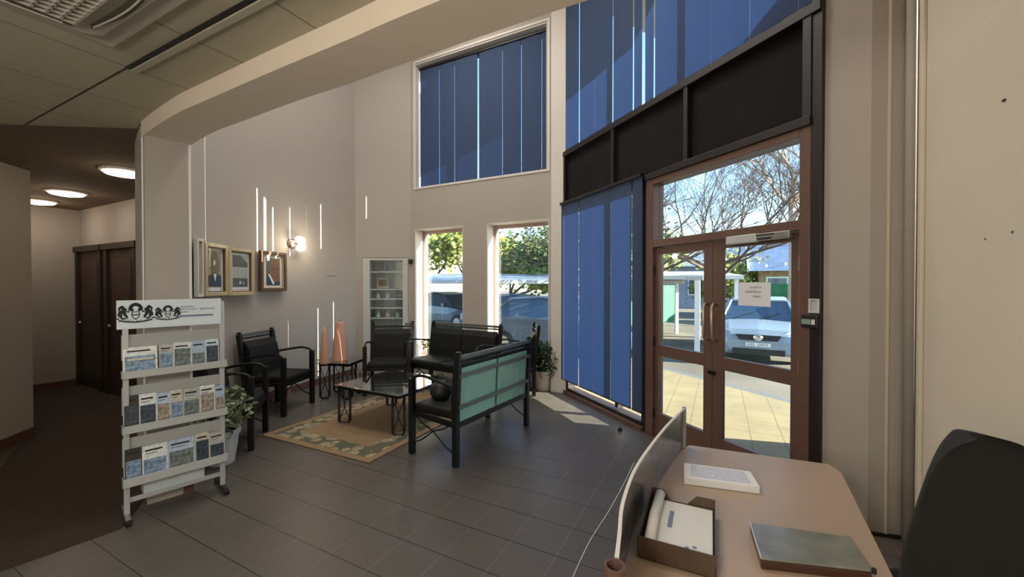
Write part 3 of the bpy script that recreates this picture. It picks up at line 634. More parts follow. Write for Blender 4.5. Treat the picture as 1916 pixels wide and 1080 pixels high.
# front must point to -X : local -y = -X  -> local x = -Y.. use reversed direction
rz = math.atan2(-u.y, -u.x); yd = Vector((-math.sin(rz), math.cos(rz), 0))
cpos = mid - yd*(.54/2)
armchair('bench', 'two-seat metal bench seen from behind, with teal canvas back panels', 2, Vector((u.x,u.y,0)).length+.045, (cpos.x, cpos.y, 0), rz, None, 'bench', lean=.03, deep=.54)
A = at(811.7, 602, .985); B = at(937, 610, .985)
c, rz, wd = place2(A, B); armchair('bench', 'black two-seat bench facing the room in front of the windows', 2, wd, c, rz, None, 'bench')
A = at(698, 605, .985); B = at(772, 604, .985)
c, rz, wd = place2(A, B); armchair('armchair', 'black armchair standing before the display cabinet', 1, wd, c, rz, None)
# left group
def chair_from(fa, fb, label, deep=.5, lean=.08):    # fa, fb feet of the front legs as seen from the front: left, right (sitter's right, left)
    u = fb-fa; rz = math.atan2(u.y, u.x); yd = Vector((-math.sin(rz), math.cos(rz), 0)); mid = (fa+fb)/2; c = mid + yd*(deep/2)
    return armchair('armchair', label, 1, Vector((u.x,u.y,0)).length+.045, (c.x, c.y, 0), rz, None, lean=lean, deep=deep)
chair_from(at(531, 780, 0), at(584, 754, 0), 'black armchair against the curved wall, left of the lamp table', .5, .08)
chair_from(at(470, 843, 0), at(497, 808, 0), 'black armchair half hidden behind the brochure rack', .40, .07)
# chair at the right window, seen from the side/back
A_ = at(1001, 744, 0); cc_ = A_ + Vector((-.42, .12, 0))
armchair('armchair', 'black armchair in front of the right-hand window, edge on', 1, .52, (cc_.x+.02, cc_.y, 0), math.radians(-58), None)

# ------------------------------------------------------------------ tables
TG = glass('table_glass', (.60,.66,.66), .72)
def loop_leg(p, ang, h, w_=.12):
    """rounded upright loop in black bar with bowed wires inside"""
    c, s = math.cos(ang), math.sin(ang); m_ = MB()
    pts = [(-w_/2, h), (-w_/2, .04), (-w_/2+.03, .012), (w_/2-.03, .012), (w_/2, .04), (w_/2, h)]
    m_.tube([(p[0]+c*a, p[1]+s*a, z) for a, z in pts], .013, 8)
    m_.tube([(p[0]-c*w_/2, p[1]-s*w_/2, h-.02), (p[0]+c*w_/2, p[1]+s*w_/2, h-.02)], .012, 8)
    for sg in (-1, 1):
        m_.tube([(p[0]+c*sg*w_*.42*math.cos(PI*k/8)**2*(-1 if k > 4 else 1)*1.0, p[1]+s*sg*w_*.42*math.cos(PI*k/8)**2*(-1 if k > 4 else 1), .04+(h-.08)*k/8) for k in range(9)], .005, 6)
    return m_
def table(name, label, cx, cy, sx, sy, h, rz=0):
    t = thing(name, label, 'table', (cx, cy, 0), rz)
    MB().box(-sx/2, sx/2, -sy/2, sy/2, h-.012, h).build('glass_top', TG, t, bevel=.004)
    rect = MB(); rect.bar((-sx/2+.03, -sy/2+.03, h-.028), (sx/2-.03, -sy/2+.03, h-.028), .03); rect.bar((-sx/2+.03, sy/2-.03, h-.028), (sx/2-.03, sy/2-.03, h-.028), .03); rect.bar((-sx/2+.03, -sy/2+.03, h-.028), (-sx/2+.03, sy/2-.03, h-.028), .03); rect.bar((sx/2-.03, -sy/2+.03, h-.028), (sx/2-.03, sy/2-.03, h-.028), .03)
    rect.build('top_frame', BLACKM, t)
    for a in (-1, 1):
        for b in (-1, 1):
            loop_leg((a*(sx/2-.08), b*(sy/2-.08)), math.radians(38), h-.03).build('leg', BLACKM, t, smooth=True)
    return t
a = at(622, 721, .46); b = at(748, 739, .46)
table('coffee_table', 'square glass coffee table with looped black metal legs on the rug', (a.x+b.x)/2, a.y/2+b.y/2+.45, abs(b.x-a.x)+.02, .9, .46)
a = at(600, 680, .52); b = at(668, 672, .52); mid = (a+b)/2
table('side_table', 'small glass side table against the curved wall carrying the salmon cone', mid.x-.05, mid.y+.1, .5, .5, .52, math.radians(20))
zt = .52
p = at(634, 674, .52)
t = thing('cone_vase', 'tall tapering salmon ceramic cone standing on the side table', 'vase', (p.x, p.y+.02, zt))
MB().lathe([(.105,0),(.108,.02),(.085,.30),(.06,.50),(.052,.545),(.04,.555)], 32).build('cone_body', TERRA, t, smooth=True); MB().lathe([(.035,.553),(.035,.556)], 20).build('opening', SOIL, t)
p = at(607, 681, .52)
t = thing('cone_vase', 'slim salmon cone left of the wide one on the side table', 'vase', (p.x, p.y, zt))
MB().lathe([(.06,0),(.06,.02),(.028,.42),(.012,.50)], 24).build('cone_body', TERRA, t, smooth=True)

p = Vector((*P(-.70, 3.93), 0))
t = thing('hand_bag', 'round black bag lying on the seat of the near bench', 'bag', (p.x, p.y, .478))
mm = MB(); mm.lathe([(.03,0),(.085,.01),(.105,.06),(.095,.12),(.05,.165),(.012,.18)], 20); mm.build('bag_body', BLACKP, t, smooth=True); MB().tube([(.07*math.cos(a*PI/8), 0, .14+.10*math.sin(a*PI/8)) for a in range(9)], .006, 6).build('bag_handle', BLACKM, t)
# rug
def rug_mat():
    m = bpy.data.materials.new('rug_wool'); m.use_nodes = True; t = m.node_tree; b = t.nodes['Principled BSDF']; L = t.links; b.inputs['Roughness'].default_value = .95
    tc = t.nodes.new('ShaderNodeTexCoord'); sp = t.nodes.new('ShaderNodeSeparateXYZ'); L.new(tc.outputs['Object'], sp.inputs[0])
    def M(op, a, c=None):
        n = t.nodes.new('ShaderNodeMath'); n.operation = op
        for i, v in enumerate((a, c)):
            if v is None: continue
            if isinstance(v, (int, float)): n.inputs[i].default_value = v
            else: L.new(v, n.inputs[i])
        return n.outputs[0]
    ex = M('SUBTRACT', RW/2, M('ABSOLUTE', sp.outputs[0])); ey = M('SUBTRACT', RL/2, M('ABSOLUTE', sp.outputs[1])); e = M('MINIMUM', ex, ey)
    n1 = t.nodes.new('ShaderNodeTexNoise'); n1.inputs['Scale'].default_value = 9; n1.inputs['Detail'].default_value = 3; L.new(tc.outputs['Object'], n1.inputs[0])
    n2 = t.nodes.new('ShaderNodeTexVoronoi'); n2.inputs['Scale'].default_value = 9; L.new(tc.outputs['Object'], n2.inputs[0])
    band = M('MULTIPLY', M('GREATER_THAN', e, .07), M('LESS_THAN', M('ADD', e, M('MULTIPLY', n1.outputs[0], .12)), .32))
    def mix(f, a, c):
        n = t.nodes.new('ShaderNodeMix'); n.data_type = 'RGBA'; L.new(f, n.inputs[0])
        for i, v in ((6, a), (7, c)):
            if isinstance(v, tuple): n.inputs[i].default_value = (*v, 1)
            else: L.new(v, n.inputs[i])
        return n.outputs[2]
    flower = mix(M('GREATER_THAN', n1.outputs[0], .54), (.34,.285,.18), (.25,.225,.145))
    flower = mix(M('GREATER_THAN', n2.outputs['Distance'], .52), flower, (.11,.11,.075))
    flower = mix(M('LESS_THAN', n2.outputs['Distance'], .13), flower, (.50,.45,.32))
    base = mix(n1.outputs[0], (.235,.155,.088), (.31,.21,.12))
    L.new(mix(band, base, flower), b.inputs['Base Color'])
    n3 = t.nodes.new('ShaderNodeTexNoise'); n3.inputs['Scale'].default_value = 250; L.new(tc.outputs['Object'], n3.inputs[0])
    bp = t.nodes.new('ShaderNodeBump'); bp.inputs['Strength'].default_value = .5; bp.inputs['Distance'].default_value = .004; L.new(n3.outputs[0], bp.inputs['Height']); L.new(bp.outputs[0], b.inputs['Normal'])
    return m
a = at(490, 816, 0); b = at(690, 868, 0); u = b-a; RW = Vector((u.x,u.y,0)).length; RL = 2.35
rz = math.atan2(u.y, u.x); yd = Vector((-math.sin(rz), math.cos(rz), 0)); c = (a+b)/2 + yd*RL/2
t = tag(MB().box(-RW/2, RW/2, -RL/2, RL/2, 0, .012).build('rug', rug_mat(), bevel=.005), 'tan wool rug with a cream and green flowered border under the coffee table', 'rug')
t.location = (c.x, c.y, 0.001); t.rotation_euler = (0,0,rz)

# ------------------------------------------------------------------ plants
def foliage(n, R, H, z0, size, seed, droop=0.0, squash=1.0):
    rr = random.Random(seed); m_ = MB()
    for _ in range(n):
        th, ph = rr.uniform(0, 2*PI), math.acos(rr.uniform(-1, 1)); r_ = rr.random()**.4
        c = Vector((R*r_*math.sin(ph)*math.cos(th), R*squash*r_*math.sin(ph)*math.sin(th), z0 + H*.5 + H*.5*r_*math.cos(ph)))
        s_ = size*rr.uniform(.6, 1.3); d = Vector((rr.uniform(-1,1), rr.uniform(-1,1), rr.uniform(-1,.6)-droop)).normalized(); e_ = d.orthogonal().normalized()*s_*.32; e_.rotate(Matrix.Rotation(rr.uniform(0,6.3), 3, d)); nn = d.cross(e_).normalized()*s_*.1
        m_.add([c, c+d*s_*.45+e_+nn, c+d*s_, c+d*s_*.45-e_+nn], [(0,1,2,3)])
    return m_
def plant(name, label, loc, potm, pr, ph_, fol, stems=6, ht=.4):
    t = thing(name, label, 'plant', loc)
    MB().lathe([(pr*.72, 0), (pr*.98, ph_-.04), (pr*1.06, ph_-.04), (pr*1.06, ph_), (pr*.93, ph_), (pr*.9, ph_-.03)], 24).build('pot', potm, t, smooth=False)
    MB().lathe([(pr*.9, ph_-.04), (pr*.9, ph_-.03)], 20).build('soil', SOIL, t)
    rr = random.Random(len(label)); m_ = MB()
    for k in range(stems): a_ = rr.uniform(0, 6.3); q_ = rr.uniform(.3, 1); m_.tube([(0,0,ph_-.04), (.05*q_*math.cos(a_), .05*q_*math.sin(a_), ph_+ht*.3), (.16*q_*math.cos(a_), .16*q_*math.sin(a_), ph_+ht*.75)], [.006,.005,.003], 5)
    m_.build('stem', BARK, t)
    fol.build('foliage', LEAF2 if 'variegated' in label else (LEAFY if 'yellow' in label else LEAF), t)
    return t
p = at(412, 868, 0); plant('potted_plant', 'variegated leafy plant in a white pot behind the brochure rack', (p.x-.02, p.y+.02, 0), POTW, .14, .30, foliage(330, .24, .42, .27, .085, 2, .3), 8, .34)
p = at(1020, 728, 0); plant('potted_plant', 'bushy dark green plant in a cream pot beside the corner pier', (p.x-.01, p.y-.05, 0), POTC, .14, .30, foliage(1500, .26, .62, .14, .05, 4, .2, squash=.68), 10, .5)
p = at(794, 664, .46); plant('potted_plant', 'yellow green plant on the sill of the left-hand window', (C0.x-2.55, C0.y+.08, .306), POTW, .07, .12, foliage(300, .16, .28, .08, .05, 6), 6, .2)

# ------------------------------------------------------------------ brochure rack
RA = at(232, 975, 0); RB = at(421, 915, 0); ru = Vector((RB.x-RA.x, RB.y-RA.y, 0)); RWd = ru.length; ru.normalize()
MRk = frame_M(RA, ru); rn = Vector((MRk[0][1], MRk[1][1], 0))
def rk(x, y): return onwall(x, y, RA, ru)
t = thing('brochure_rack', 'grey metal brochure stand with a crested header board and four shelves', 'brochure rack'); t.matrix_world = MRk
for s, nm in ((.0, 'post'), (RWd-.03, 'post')):
    MB().box(s, s+.03, -.015, .015, .03, 1.47).build(nm, ALU, t, bevel=.003)
for s in (.0, RWd-.03):
    f_ = MB(); f_.bar((s+.015, -.16, .03), (s+.015, .10, .03), .03, .03); o = f_.build('foot', DARKF if s else STEEL, t, bevel=.004)
    MB().box(s-.002, s+.032, .09, .125, 0, .035).build('foot_cap', BLACKP, o, bevel=.005)
    MB().box(s-.002, s+.032, -.18, -.15, 0, .035).build('foot_cap', BLACKP, o, bevel=.005)
MB().bar((.03, 0, .13), (RWd-.03, 0, .13), .012, .03).build('cross_bar', ALU, t)
# shelves from the picture: (upper back plate top, plate bottom), lip top / bottom, measured at both ends
hdr = [(217,563,617),(411,558,605)]
z_h1 = (rk(217,563)[1]+rk(411,558)[1])/2; z_h0 = (rk(218,617)[1]+rk(411,605)[1])/2
hs0, hs1 = rk(217,590)[0], rk(412,590)[0]
hb = MB().box(hs0, hs1, .02, .028, z_h0, z_h1).build('header_board', PAPERB, t, bevel=.002)
rows = [((224,630),(224,652),(224,697),(224,710)), ((224,725),(224,752),(224,798),(224,812)), ((226,826),(226,848),(228,896),(228,911))]
tiers = [(628,648,695,709), (726,752,797,812), (824,850,895,912)]
RACKP = mat('rack_panel', (.42,.435,.43), .5)
zs = []
for (ya, yb_, yc, yd_) in tiers:
    z = [rk(224, y)[1] for y in (ya, yb_, yc, yd_)]; zs.append(z)
    MB().box(-.005, RWd+.005, -.01, -.004, z[1]-.10, z[0]).build('back_plate', RACKP, t, bevel=.002)
    m_ = MB(); m_.box(-.008, RWd+.008, .055, .060, z[3], z[2]); m_.box(-.008, RWd+.008, -.008, .06, z[3], z[3]+.004); m_.box(-.008, -.004, -.008, .06, z[3], z[2]); m_.box(RWd+.004, RWd+.008, -.008, .06, z[3], z[2])
    m_.build('tray', RACKM, t, bevel=.001)
# crest emblems on the header: shield between two supporters under a plume
def crest(cx, cz, k, par):
    """coat of arms: shield with cross band, crowned helmet, a rampant beast either side, ribbon below"""
    y0, y1 = .0285, .0300; m_ = MB(); g_ = MB(); rr = random.Random(8)
    def T(pl): return [(cx+a*k, cz+b*k) for a, b in pl]
    def E(a, b, ra, rb, n=12): m_.slab([(cx+(a+ra*math.cos(2*PI*i/n)*(1+.12*math.sin(3*i)))*k, cz+(b+rb*math.sin(2*PI*i/n))*k) for i in range(n)], y0, y1+rr.uniform(0,.0003))
    sh = [(-.15,.12),(.15,.12),(.16,-.06),(.09,-.22),(0,-.30),(-.09,-.22),(-.16,-.06)]
    o_ = T(sh); i_ = T([(a*.78, b*.78-.01) for a, b in sh])
    for j in range(7): m_.slab([o_[j], o_[(j+1)%7], i_[(j+1)%7], i_[j]], y0, y1)
    m_.slab(T([(-.13,-.02),(.13,-.02),(.13,-.07),(-.13,-.07)]), y0, y1)
    for a in range(9): t_ = PI*a/8; E(.20*math.cos(t_), .24+.24*math.sin(t_), .075, .085)       # mantling arch over the helmet
    E(0, .50, .07, .06); E(-.13, .20, .06, .07); E(.13, .20, .06, .07)
    for s_ in (-1, 1):
        for (a, b, ra, rb) in ((.50,.34,.09,.09),(.42,.22,.10,.11),(.52,.10,.11,.10),(.40,.02,.06,.12),(.60,.26,.04,.09),(.34,-.12,.05,.10),(.54,-.08,.05,.12),(.62,-.02,.04,.10),(.46,-.22,.08,.05),(.28,.12,.06,.04),(.66,-.22,.07,.035)): E(a*s_, b, ra, rb)
    m_.slab(T([(-.64,-.34),(-.3,-.42),(0,-.45),(.3,-.42),(.64,-.34),(.60,-.27),(.3,-.35),(0,-.38),(-.3,-.35),(-.60,-.27)]), y0, y1)
    m_.build('crest', INK, par)
    for _ in range(26):
        a = rr.uniform(-.55,.55); b = rr.uniform(-.44,-.20) if abs(a) > .2 else rr.uniform(-.44,-.33); g_.slab(T([(a,b),(a+.06,b+.01),(a+.03,b+.05)]), y0, y1+.0006)
    g_.build('crest_detail', mat('crest_green', (.10,.16,.11), .7), par)
zc = (z_h0+z_h1)/2; hw = hs1-hs0
def hx(px): return hs0 + hw*(px-217)/(411-217) 
crest(rk(253,587)[0], zc+.004, .135, hb); crest(rk(313,587)[0], zc-.002, .105, hb)
m_ = MB(); x0 = rk(338,590)[0]; rr = random.Random(4)
for (dz, a, b, hgt) in ((.042, 0, .36, .010), (.024, 0, .45, .008), (.024, .55, .98, .011), (.004, 0, .22, .008)):
    L0 = (rk(400,590)[0]-x0); x = x0+a*L0
    while x < x0+b*L0: wd = rr.uniform(.003,.006); m_.box(x, x+wd, .0285, .0295, zc+dz-hgt/2*rr.uniform(.6,1), zc+dz+hgt/2*rr.uniform(.6,1)); x += wd+.0022
m_.box(x0-.004, x0-.002, .0285, .0293, zc-.035, zc+.05); m_.build('header_lettering', GREYINK, hb)
MB().box(x0, x0+L0*.95, .0285, .0293, zc-.032, zc-.018).build('header_stripe', GREYINK, hb)
# brochures: each its own thing
cols = [(.62,.74,.84),(.48,.60,.76),(.74,.80,.83),(.05,.045,.045),(.62,.58,.50),(.40,.52,.68),(.80,.84,.85),(.50,.50,.48)]
BM = [mat('brochure_%d' % i, c, .45, noise=.22, nscale=28+5*i) for i, c in enumerate(cols)]
nmz = ('top', 'middle', 'lowest'); rr = random.Random(12)
ytop = [(652, 643), (751, 732), (848, 824)]
PICM = [mat('brochure_pic_%d' % i, c, .45, noise=.6, nscale=40) for i, c in enumerate([(.05,.07,.10),(.16,.20,.20),(.22,.32,.46),(.34,.29,.24)])]
def brochure(k, s, wd, h, m, label, lean, big=False, y=.03):
    z0 = zs[k][3]+.006
    t = thing('brochure', label, 'brochure', group='brochures on the %s tray of the rack' % nmz[k]); t.matrix_world = MRk @ Matrix.Translation((s, y, z0)) @ Matrix.Rotation(lean, 4, 'X')
    MB().box(0, wd, 0, .004, 0, h).build('cover', m, t)
    pc = PICM[rr.randrange(4)]; MB().box(wd*.06, wd*.94, .004, .0046, h*.08, h*rr.uniform(.55,.78)).build('cover_picture', pc, t)
    MB().box(wd*.12, wd*.8, .004, .0046, h*.84, h*.89).build('cover_title', INK, t)
    if rr.random() < .6: MB().box(wd*.12, wd*.6, .004, .0046, h*.76, h*.79).build('cover_title', GREYINK, t)
    return t
colname = ['pale blue','steel blue','off-white','black-brown','tan','mid blue','white','grey']
for k in range(3):
    htop = rk(240, ytop[k][0])[1]; h = htop - zs[k][3]
    s = .005; i = 0; c0 = rr.randrange(8)
    if k == 0:
        t = brochure(0, .0, .175, h+.0, BM[6], 'wide white form at the left end of the top tray', .10); MB().box(.02, .155, .0046, .0052, h*.55, h*.62).build('brown_stripe', BM[4], t); s = .185
    last = RWd-.06 if k == 0 else RWd-.005
    while s < last:
        wd = rr.uniform(.07, .11) if k < 2 else rr.uniform(.07,.16); wd = min(wd, max(.05, RWd-.005-s)); ci = (c0+i*3) % 8
        brochure(k, s, wd-.001, h*rr.uniform(1.0, 1.16), BM[ci], '%s leaflet, number %s from the left on the %s tray of the rack' % (colname[ci], ['one','two','three','four','five','six','seven','eight','nine','ten'][i], nmz[k]), .08+rr.uniform(-.02,.03)); s += wd; i += 1
# lower document box behind the rack, tilted on the floor shelf
t = tag(MB(MRk).box(.10, .44, -.12, .0, .14, .215).build('white_box', mat('pale_box', (.55,.62,.66), .5)), 'long pale box lying on the bottom bar of the brochure rack', 'box')
MB(MRk).box(.098, .442, -.122, .002, .195, .217).build('box_lid', ALU, t)

# ------------------------------------------------------------------ desk
ZD = .73
dl = [at(x, y, .94) for x, y in ((1277.7,764),(1246.7,795),(1215.7,833),(1191.6,867.5),(1176,898.5),(1160.6,946.7),(1155.4,998),(1150,1043))]
for p_ in dl: p_.z = 0
d0 = at(1548, 868, ZD); d1 = at(1575, 885, ZD); d2 = at(1672, 1080, ZD); df = at(1290, 833, ZD)
dd = (d2-d1).normalized(); d3 = d1 + dd*1.45
curve = catmull(dl, 4)
poly = [(df.x, df.y), (d0.x, d0.y), (d0.x+(d1.x-d0.x)*.6, d0.y+(d1.y-d0.y)*.4), (d1.x, d1.y), (d3.x, d3.y), (dl[-1].x+.0, dl[-1].y-.30)] + [(p_.x+.004, p_.y) for p_ in curve[::-1]]
t = thing('reception_desk', 'pale wood reception desk with a curved outer side in front of the doors', 'desk', (0,0,0))
MB().prism(poly, ZD-.028, ZD).build('desktop', DESKM, t, bevel=.003)
strip(curve, .018, .06, ZD-.03).build('modesty_panel', DESKM, t)
for q_ in (d0+Vector((-.1,-.08,0)), d3+Vector((-.12,.05,0)), dl[-1]+Vector((.1,-.2,0)), df+Vector((.03,-.1,0))): MB().tube([(q_.x,q_.y,0),(q_.x,q_.y,ZD-.028)], .025, 12).build('leg', STEEL, t, smooth=True)
SCR = mat('brushed_screen', (.30,.29,.27), .25, .85, noise=.25, nscale=14)
scr = thing('desk_screen', 'curved brushed metal screen standing along the desk edge', 'screen', (0,0,0))
strip(curve, .006, ZD+.001, .935).build('screen_sheet', SCR, scr, smooth=False)
strip(curve, .010, .935, .942).build('top_edging', WHITE, scr)
e0 = dl[0]; MB().box(e0.x-.004, e0.x+.016, e0.y-.02, e0.y+.02, ZD+.001, .945).build('end_post', STEEL, scr, bevel=.003)
e1 = dl[-1]+Vector((.008,-.035,0)); MB().lathe([(.026,ZD+.001),(.026,.945),(.018,.945),(.018,.90)], 20, (e1.x, e1.y), cap=False).build('end_tube', BROWNF, scr, smooth=False); MB().lathe([(.018,.90),(.018,.902)], 16, (e1.x, e1.y)).build('tube_plug', BLACKP, scr)
# letter tray
ZT = .80
tp = [at(x, y, ZT) for x, y in ((1224,911),(1341,936),(1337,1042),(1187,1000))]
u_ = (tp[1]-tp[0]); rz = math.atan2(u_.y, u_.x); tc_ = sum(tp, Vector())/4; tw = ((tp[1]-tp[0]).length+(tp[2]-tp[3]).length)/2; td = ((tp[3]-tp[0]).length+(tp[2]-tp[1]).length)/2
TRM = mat('brown_tray', (.085,.055,.035), .5)
t = thing('letter_tray', 'dark brown letter tray of papers by the desk screen', 'letter tray', (tc_.x, tc_.y, ZD+.001), rz)
m_ = MB(); a_, b_ = tw/2, td/2; hh = .068
m_.box(-a_, a_, -b_, b_, 0, .004); m_.box(-a_, -a_+.004, -b_, b_, .0, hh); m_.box(a_-.004, a_, -b_, b_, .0, hh*.55); m_.box(-a_, a_, -b_, -b_+.004, .0, hh)
m_.slab([(-a_,0),(a_,0),(a_,hh),(a_*.45,hh),(a_*.15,hh*.45),(-a_*.35,hh*.45),(-a_*.6,hh),(-a_,hh)], b_-.004, b_); m_.build('tray_shell', TRM, t)
t2 = thing('paper_stack', 'curling sheets of paper lying inside the brown letter tray', 'papers', (tc_.x, tc_.y, ZD+.006), rz)
m_ = MB(); m_.box(-a_+.02, a_-.008, -b_+.01, b_-.012, 0, .028); m_.build('sheets', WHITE, t2, bevel=.003)
m_ = MB(); m_.tube([(-a_+.035, -b_+.012, .045), (-a_+.03, 0, .046), (-a_+.035, b_-.015, .05)], .017, 14); m_.build('curled_sheet', WHITE, t2, smooth=True)
m_ = MB()
for i_ in range(5): m_.box(-a_+.07+.022*i_, -a_+.082+.022*i_, -b_+.03+.01*i_, -b_+.034+.012*i_, .0282, .0288)
m_.box(-a_+.075, -a_+.09, -.02, .09, .0282, .0286); m_.build('print', GREYINK, t2)
# paper ream
pp = [at(x, y, .762) for x, y in ((1280,866),(1404,882),(1422,911),(1280,893))]
t = thing('paper_ream', 'stack of white printed sheets on the far half of the desk', 'papers', (0,0,0))
m_ = MB(); m_.prism([(v.x, v.y) for v in pp], ZD+.001, .762); m_.build('sheets', PAPER, t, bevel=.002)
m_ = MB(); c_ = sum(pp, Vector())/4
m_.prism([tuple((c_+(v-c_)*.8).xy) for v in pp][:4], .7622, .7624); o = m_.build('printed_area', mat('print_lilac', (.60,.62,.74), .7, noise=.12, nscale=60), t)
# dark folder/box
pp = [at(x, y, .765) for x, y in ((1403,977),(1592,1004),(1632,1068),(1424,1045))]
t = thing('document_case', 'glossy dark brown document case with a grey top on the near desk', 'document case', (0,0,0))
MB().prism([(v.x, v.y) for v in pp], ZD+.001, .758).build('case_base', mat('case_brown', (.06,.025,.018), .25), t, bevel=.004)
c_ = sum(pp, Vector())/4; MB().prism([tuple((c_+(v-c_)*.99).xy) for v in pp], .758, .765).build('case_lid', mat('case_grey', (.19,.20,.175), .2, noise=.2, nscale=12), t, bevel=.003)
MB().tube([(pp[0].x, pp[0].y, .766), (pp[3].x, pp[3].y, .766)], .003, 6).build('edge_strip', ALU, t); MB().lathe([(.006,.758),(.006,.772)], 10, (pp[2].x+.004, pp[2].y)).build('clasp', BLACKP, t)
# cord on the floor
pts = [at(x, y, .004) for x, y in ((1186,866),(1170,900),(1140,955),(1108,1005),(1090,1040),(1070,1085),(1050,1140))]
tag(MB().tube([tuple(v) for v in catmull(pts, 4)], .003, 6).build('floor_cord', WHITE), 'thin white cord running over the floor tiles beside the desk', 'cord')
p = at(1160, 806, 0); t = thing('door_stop', 'small round black door stop on the floor tiles', 'door stop', (p.x, p.y, 0)); MB().lathe([(.022,0),(.024,.02),(.018,.035),(.0,.038)], 16).build('rubber', BLACKP, t, smooth=True); MB().lathe([(.028,0),(.028,.006)], 16).build('base_ring', DARKF, t)

# office chair
oc = Vector((*P(1.30, 1.06), 0))
t = thing('office_chair', 'black office chair with a rounded high back beside the desk', 'office chair', (oc.x, oc.y, 0), TH)
N = 14; v = []; f = []
prof = [(.52,.19),(.60,.225),(.70,.238),(.80,.230),(.876,.213),(.968,.185),(1.074,.157),(1.13,.131),(1.152,.108),(1.169,.076),(1.18,.03)]
for side in (0, 1):
    for z, hw_ in prof:
        for i in range(N+1):
            uu = -1+2*i/N; v.append((hw_*uu, .05*(1-uu*uu) + .04*math.sin((z-.5)*4) + (.045 if side else 0)*(1-uu*uu*.8), z))
K = len(prof); S = K*(N+1)
for side in (0, 1):
    for j in range(K-1):
        for i in range(N): a = side*S+j*(N+1)+i; f.append((a, a+1, a+N+2, a+N+1))
for j in range(K-1):
    for i in (0, N): a = j*(N+1)+i; f.append((a, a+N+1, a+N+1+S, a+S))
for i in range(N):
    for j in (0, K-1): a = j*(N+1)+i; f.append((a, a+1, a+1+S, a+S))
mm = MB(); mm.add(v, f); mm.build('backrest', CHAIRF, t, smooth=True, sub=1)
MB().box(-.23, .23, .06, .48, .44, .52).build('seat', CHAIRF, t, bevel=.04)
MB().bar((0, .10, .46), (0, .03, .64), .07, .03).build('back_bracket', BLACKP, t); MB().lathe([(.025,.10),(.025,.44)], 12, (0,.26)).build('gas_column', BLACKP, t)
for k in range(5):
    a = 2*PI*k/5; o = MB().bar((0,.26,.11), (.27*math.cos(a), .26+.27*math.sin(a), .075), .04, .03).build('base_arm', BLACKP, t); MB().tube([(.27*math.cos(a)-.012, .26+.27*math.sin(a), .03), (.27*math.cos(a)+.012, .26+.27*math.sin(a), .03)], .03, 12).build('caster', BLACKP, o)

# small marks on the right wall
for i, (x, y, s) in enumerate(((1851,449,.004),(1903,436,.005),(1888,188,.010))):
    s0, z0 = rw(x, y); M0 = MR
    tag(MB(MR @ Matrix.Translation((s0,.012,z0))).lathe([(s,0),(s,.004),(s*.4,.010)], 8).build('wall_screw', DARKF), ('dark screw in the cream right wall, nearest the grey corner trim', 'dark screw in the cream right wall, nearest the office chair side', 'dark hook high on the cream right wall')[i], 'screw', None).data.transform(Matrix())
s0, z0 = onwall(1689, 592, pB, (pC-pB).normalized())

# ------------------------------------------------------------------ outside
GZ = -.20
struct(MB(MG).box(3.46, 3.75, -2.5, -.14, GZ, 3.9), 'wall_sun_block', mat('render_outside', (.55,.48,.38), .9))  # unseen wall added to keep the sun off the doors
m_ = MB(MG); m_.add([(-.3,-.14,6.15),(3.9,-.14,6.15),(3.9,-3.3,5.62),(-.3,-3.3,5.62),(-.3,-.14,6.35),(3.9,-.14,6.35),(3.9,-3.3,5.76),(-.3,-3.3,5.76)], [(0,3,2,1),(4,5,6,7),(0,1,5,4),(1,2,6,5),(2,3,7,6),(3,0,4,7)]); struct(m_, 'roof_sun_block', mat('sun_block_board', (.5,.48,.45), .8))  # unseen overhang added to cut the sun strips off at the top
def pav_mat():
    m = grid_mat('yellow_pavers', (.52,.40,.20), (.22,.16,.08), .40, .40, 0, 0, .012, .012, .85, .18, nsc=2.0, bumpd=.004); return m
struct(MB().box(-60, 60, -20, 90, GZ-.1, GZ), 'ground_yard', mat('asphalt_light', (.14,.125,.10), .9, noise=.3, nscale=.6))
struct(MB(MG).box(-1.5, 6.5, -2.6, -.12, GZ, -.02), 'ground_paving', grid_mat('entrance_pavers', (.24,.195,.105), (.12,.09,.05), .30, .30, 0, 0, .008, .008, .8, .15, nsc=2.0))
struct(MB(MG).box(-1.5, 6.5, -2.75, -2.6, GZ, -.02), 'kerb_entrance', mat('kerb_concrete', (.12,.125,.14), .8))
struct(MB(MG).box(-1.5, 6.5, -5.2, -4.9, GZ, GZ+.03), 'path_band', mat('band_grey', (.25,.27,.32), .8))

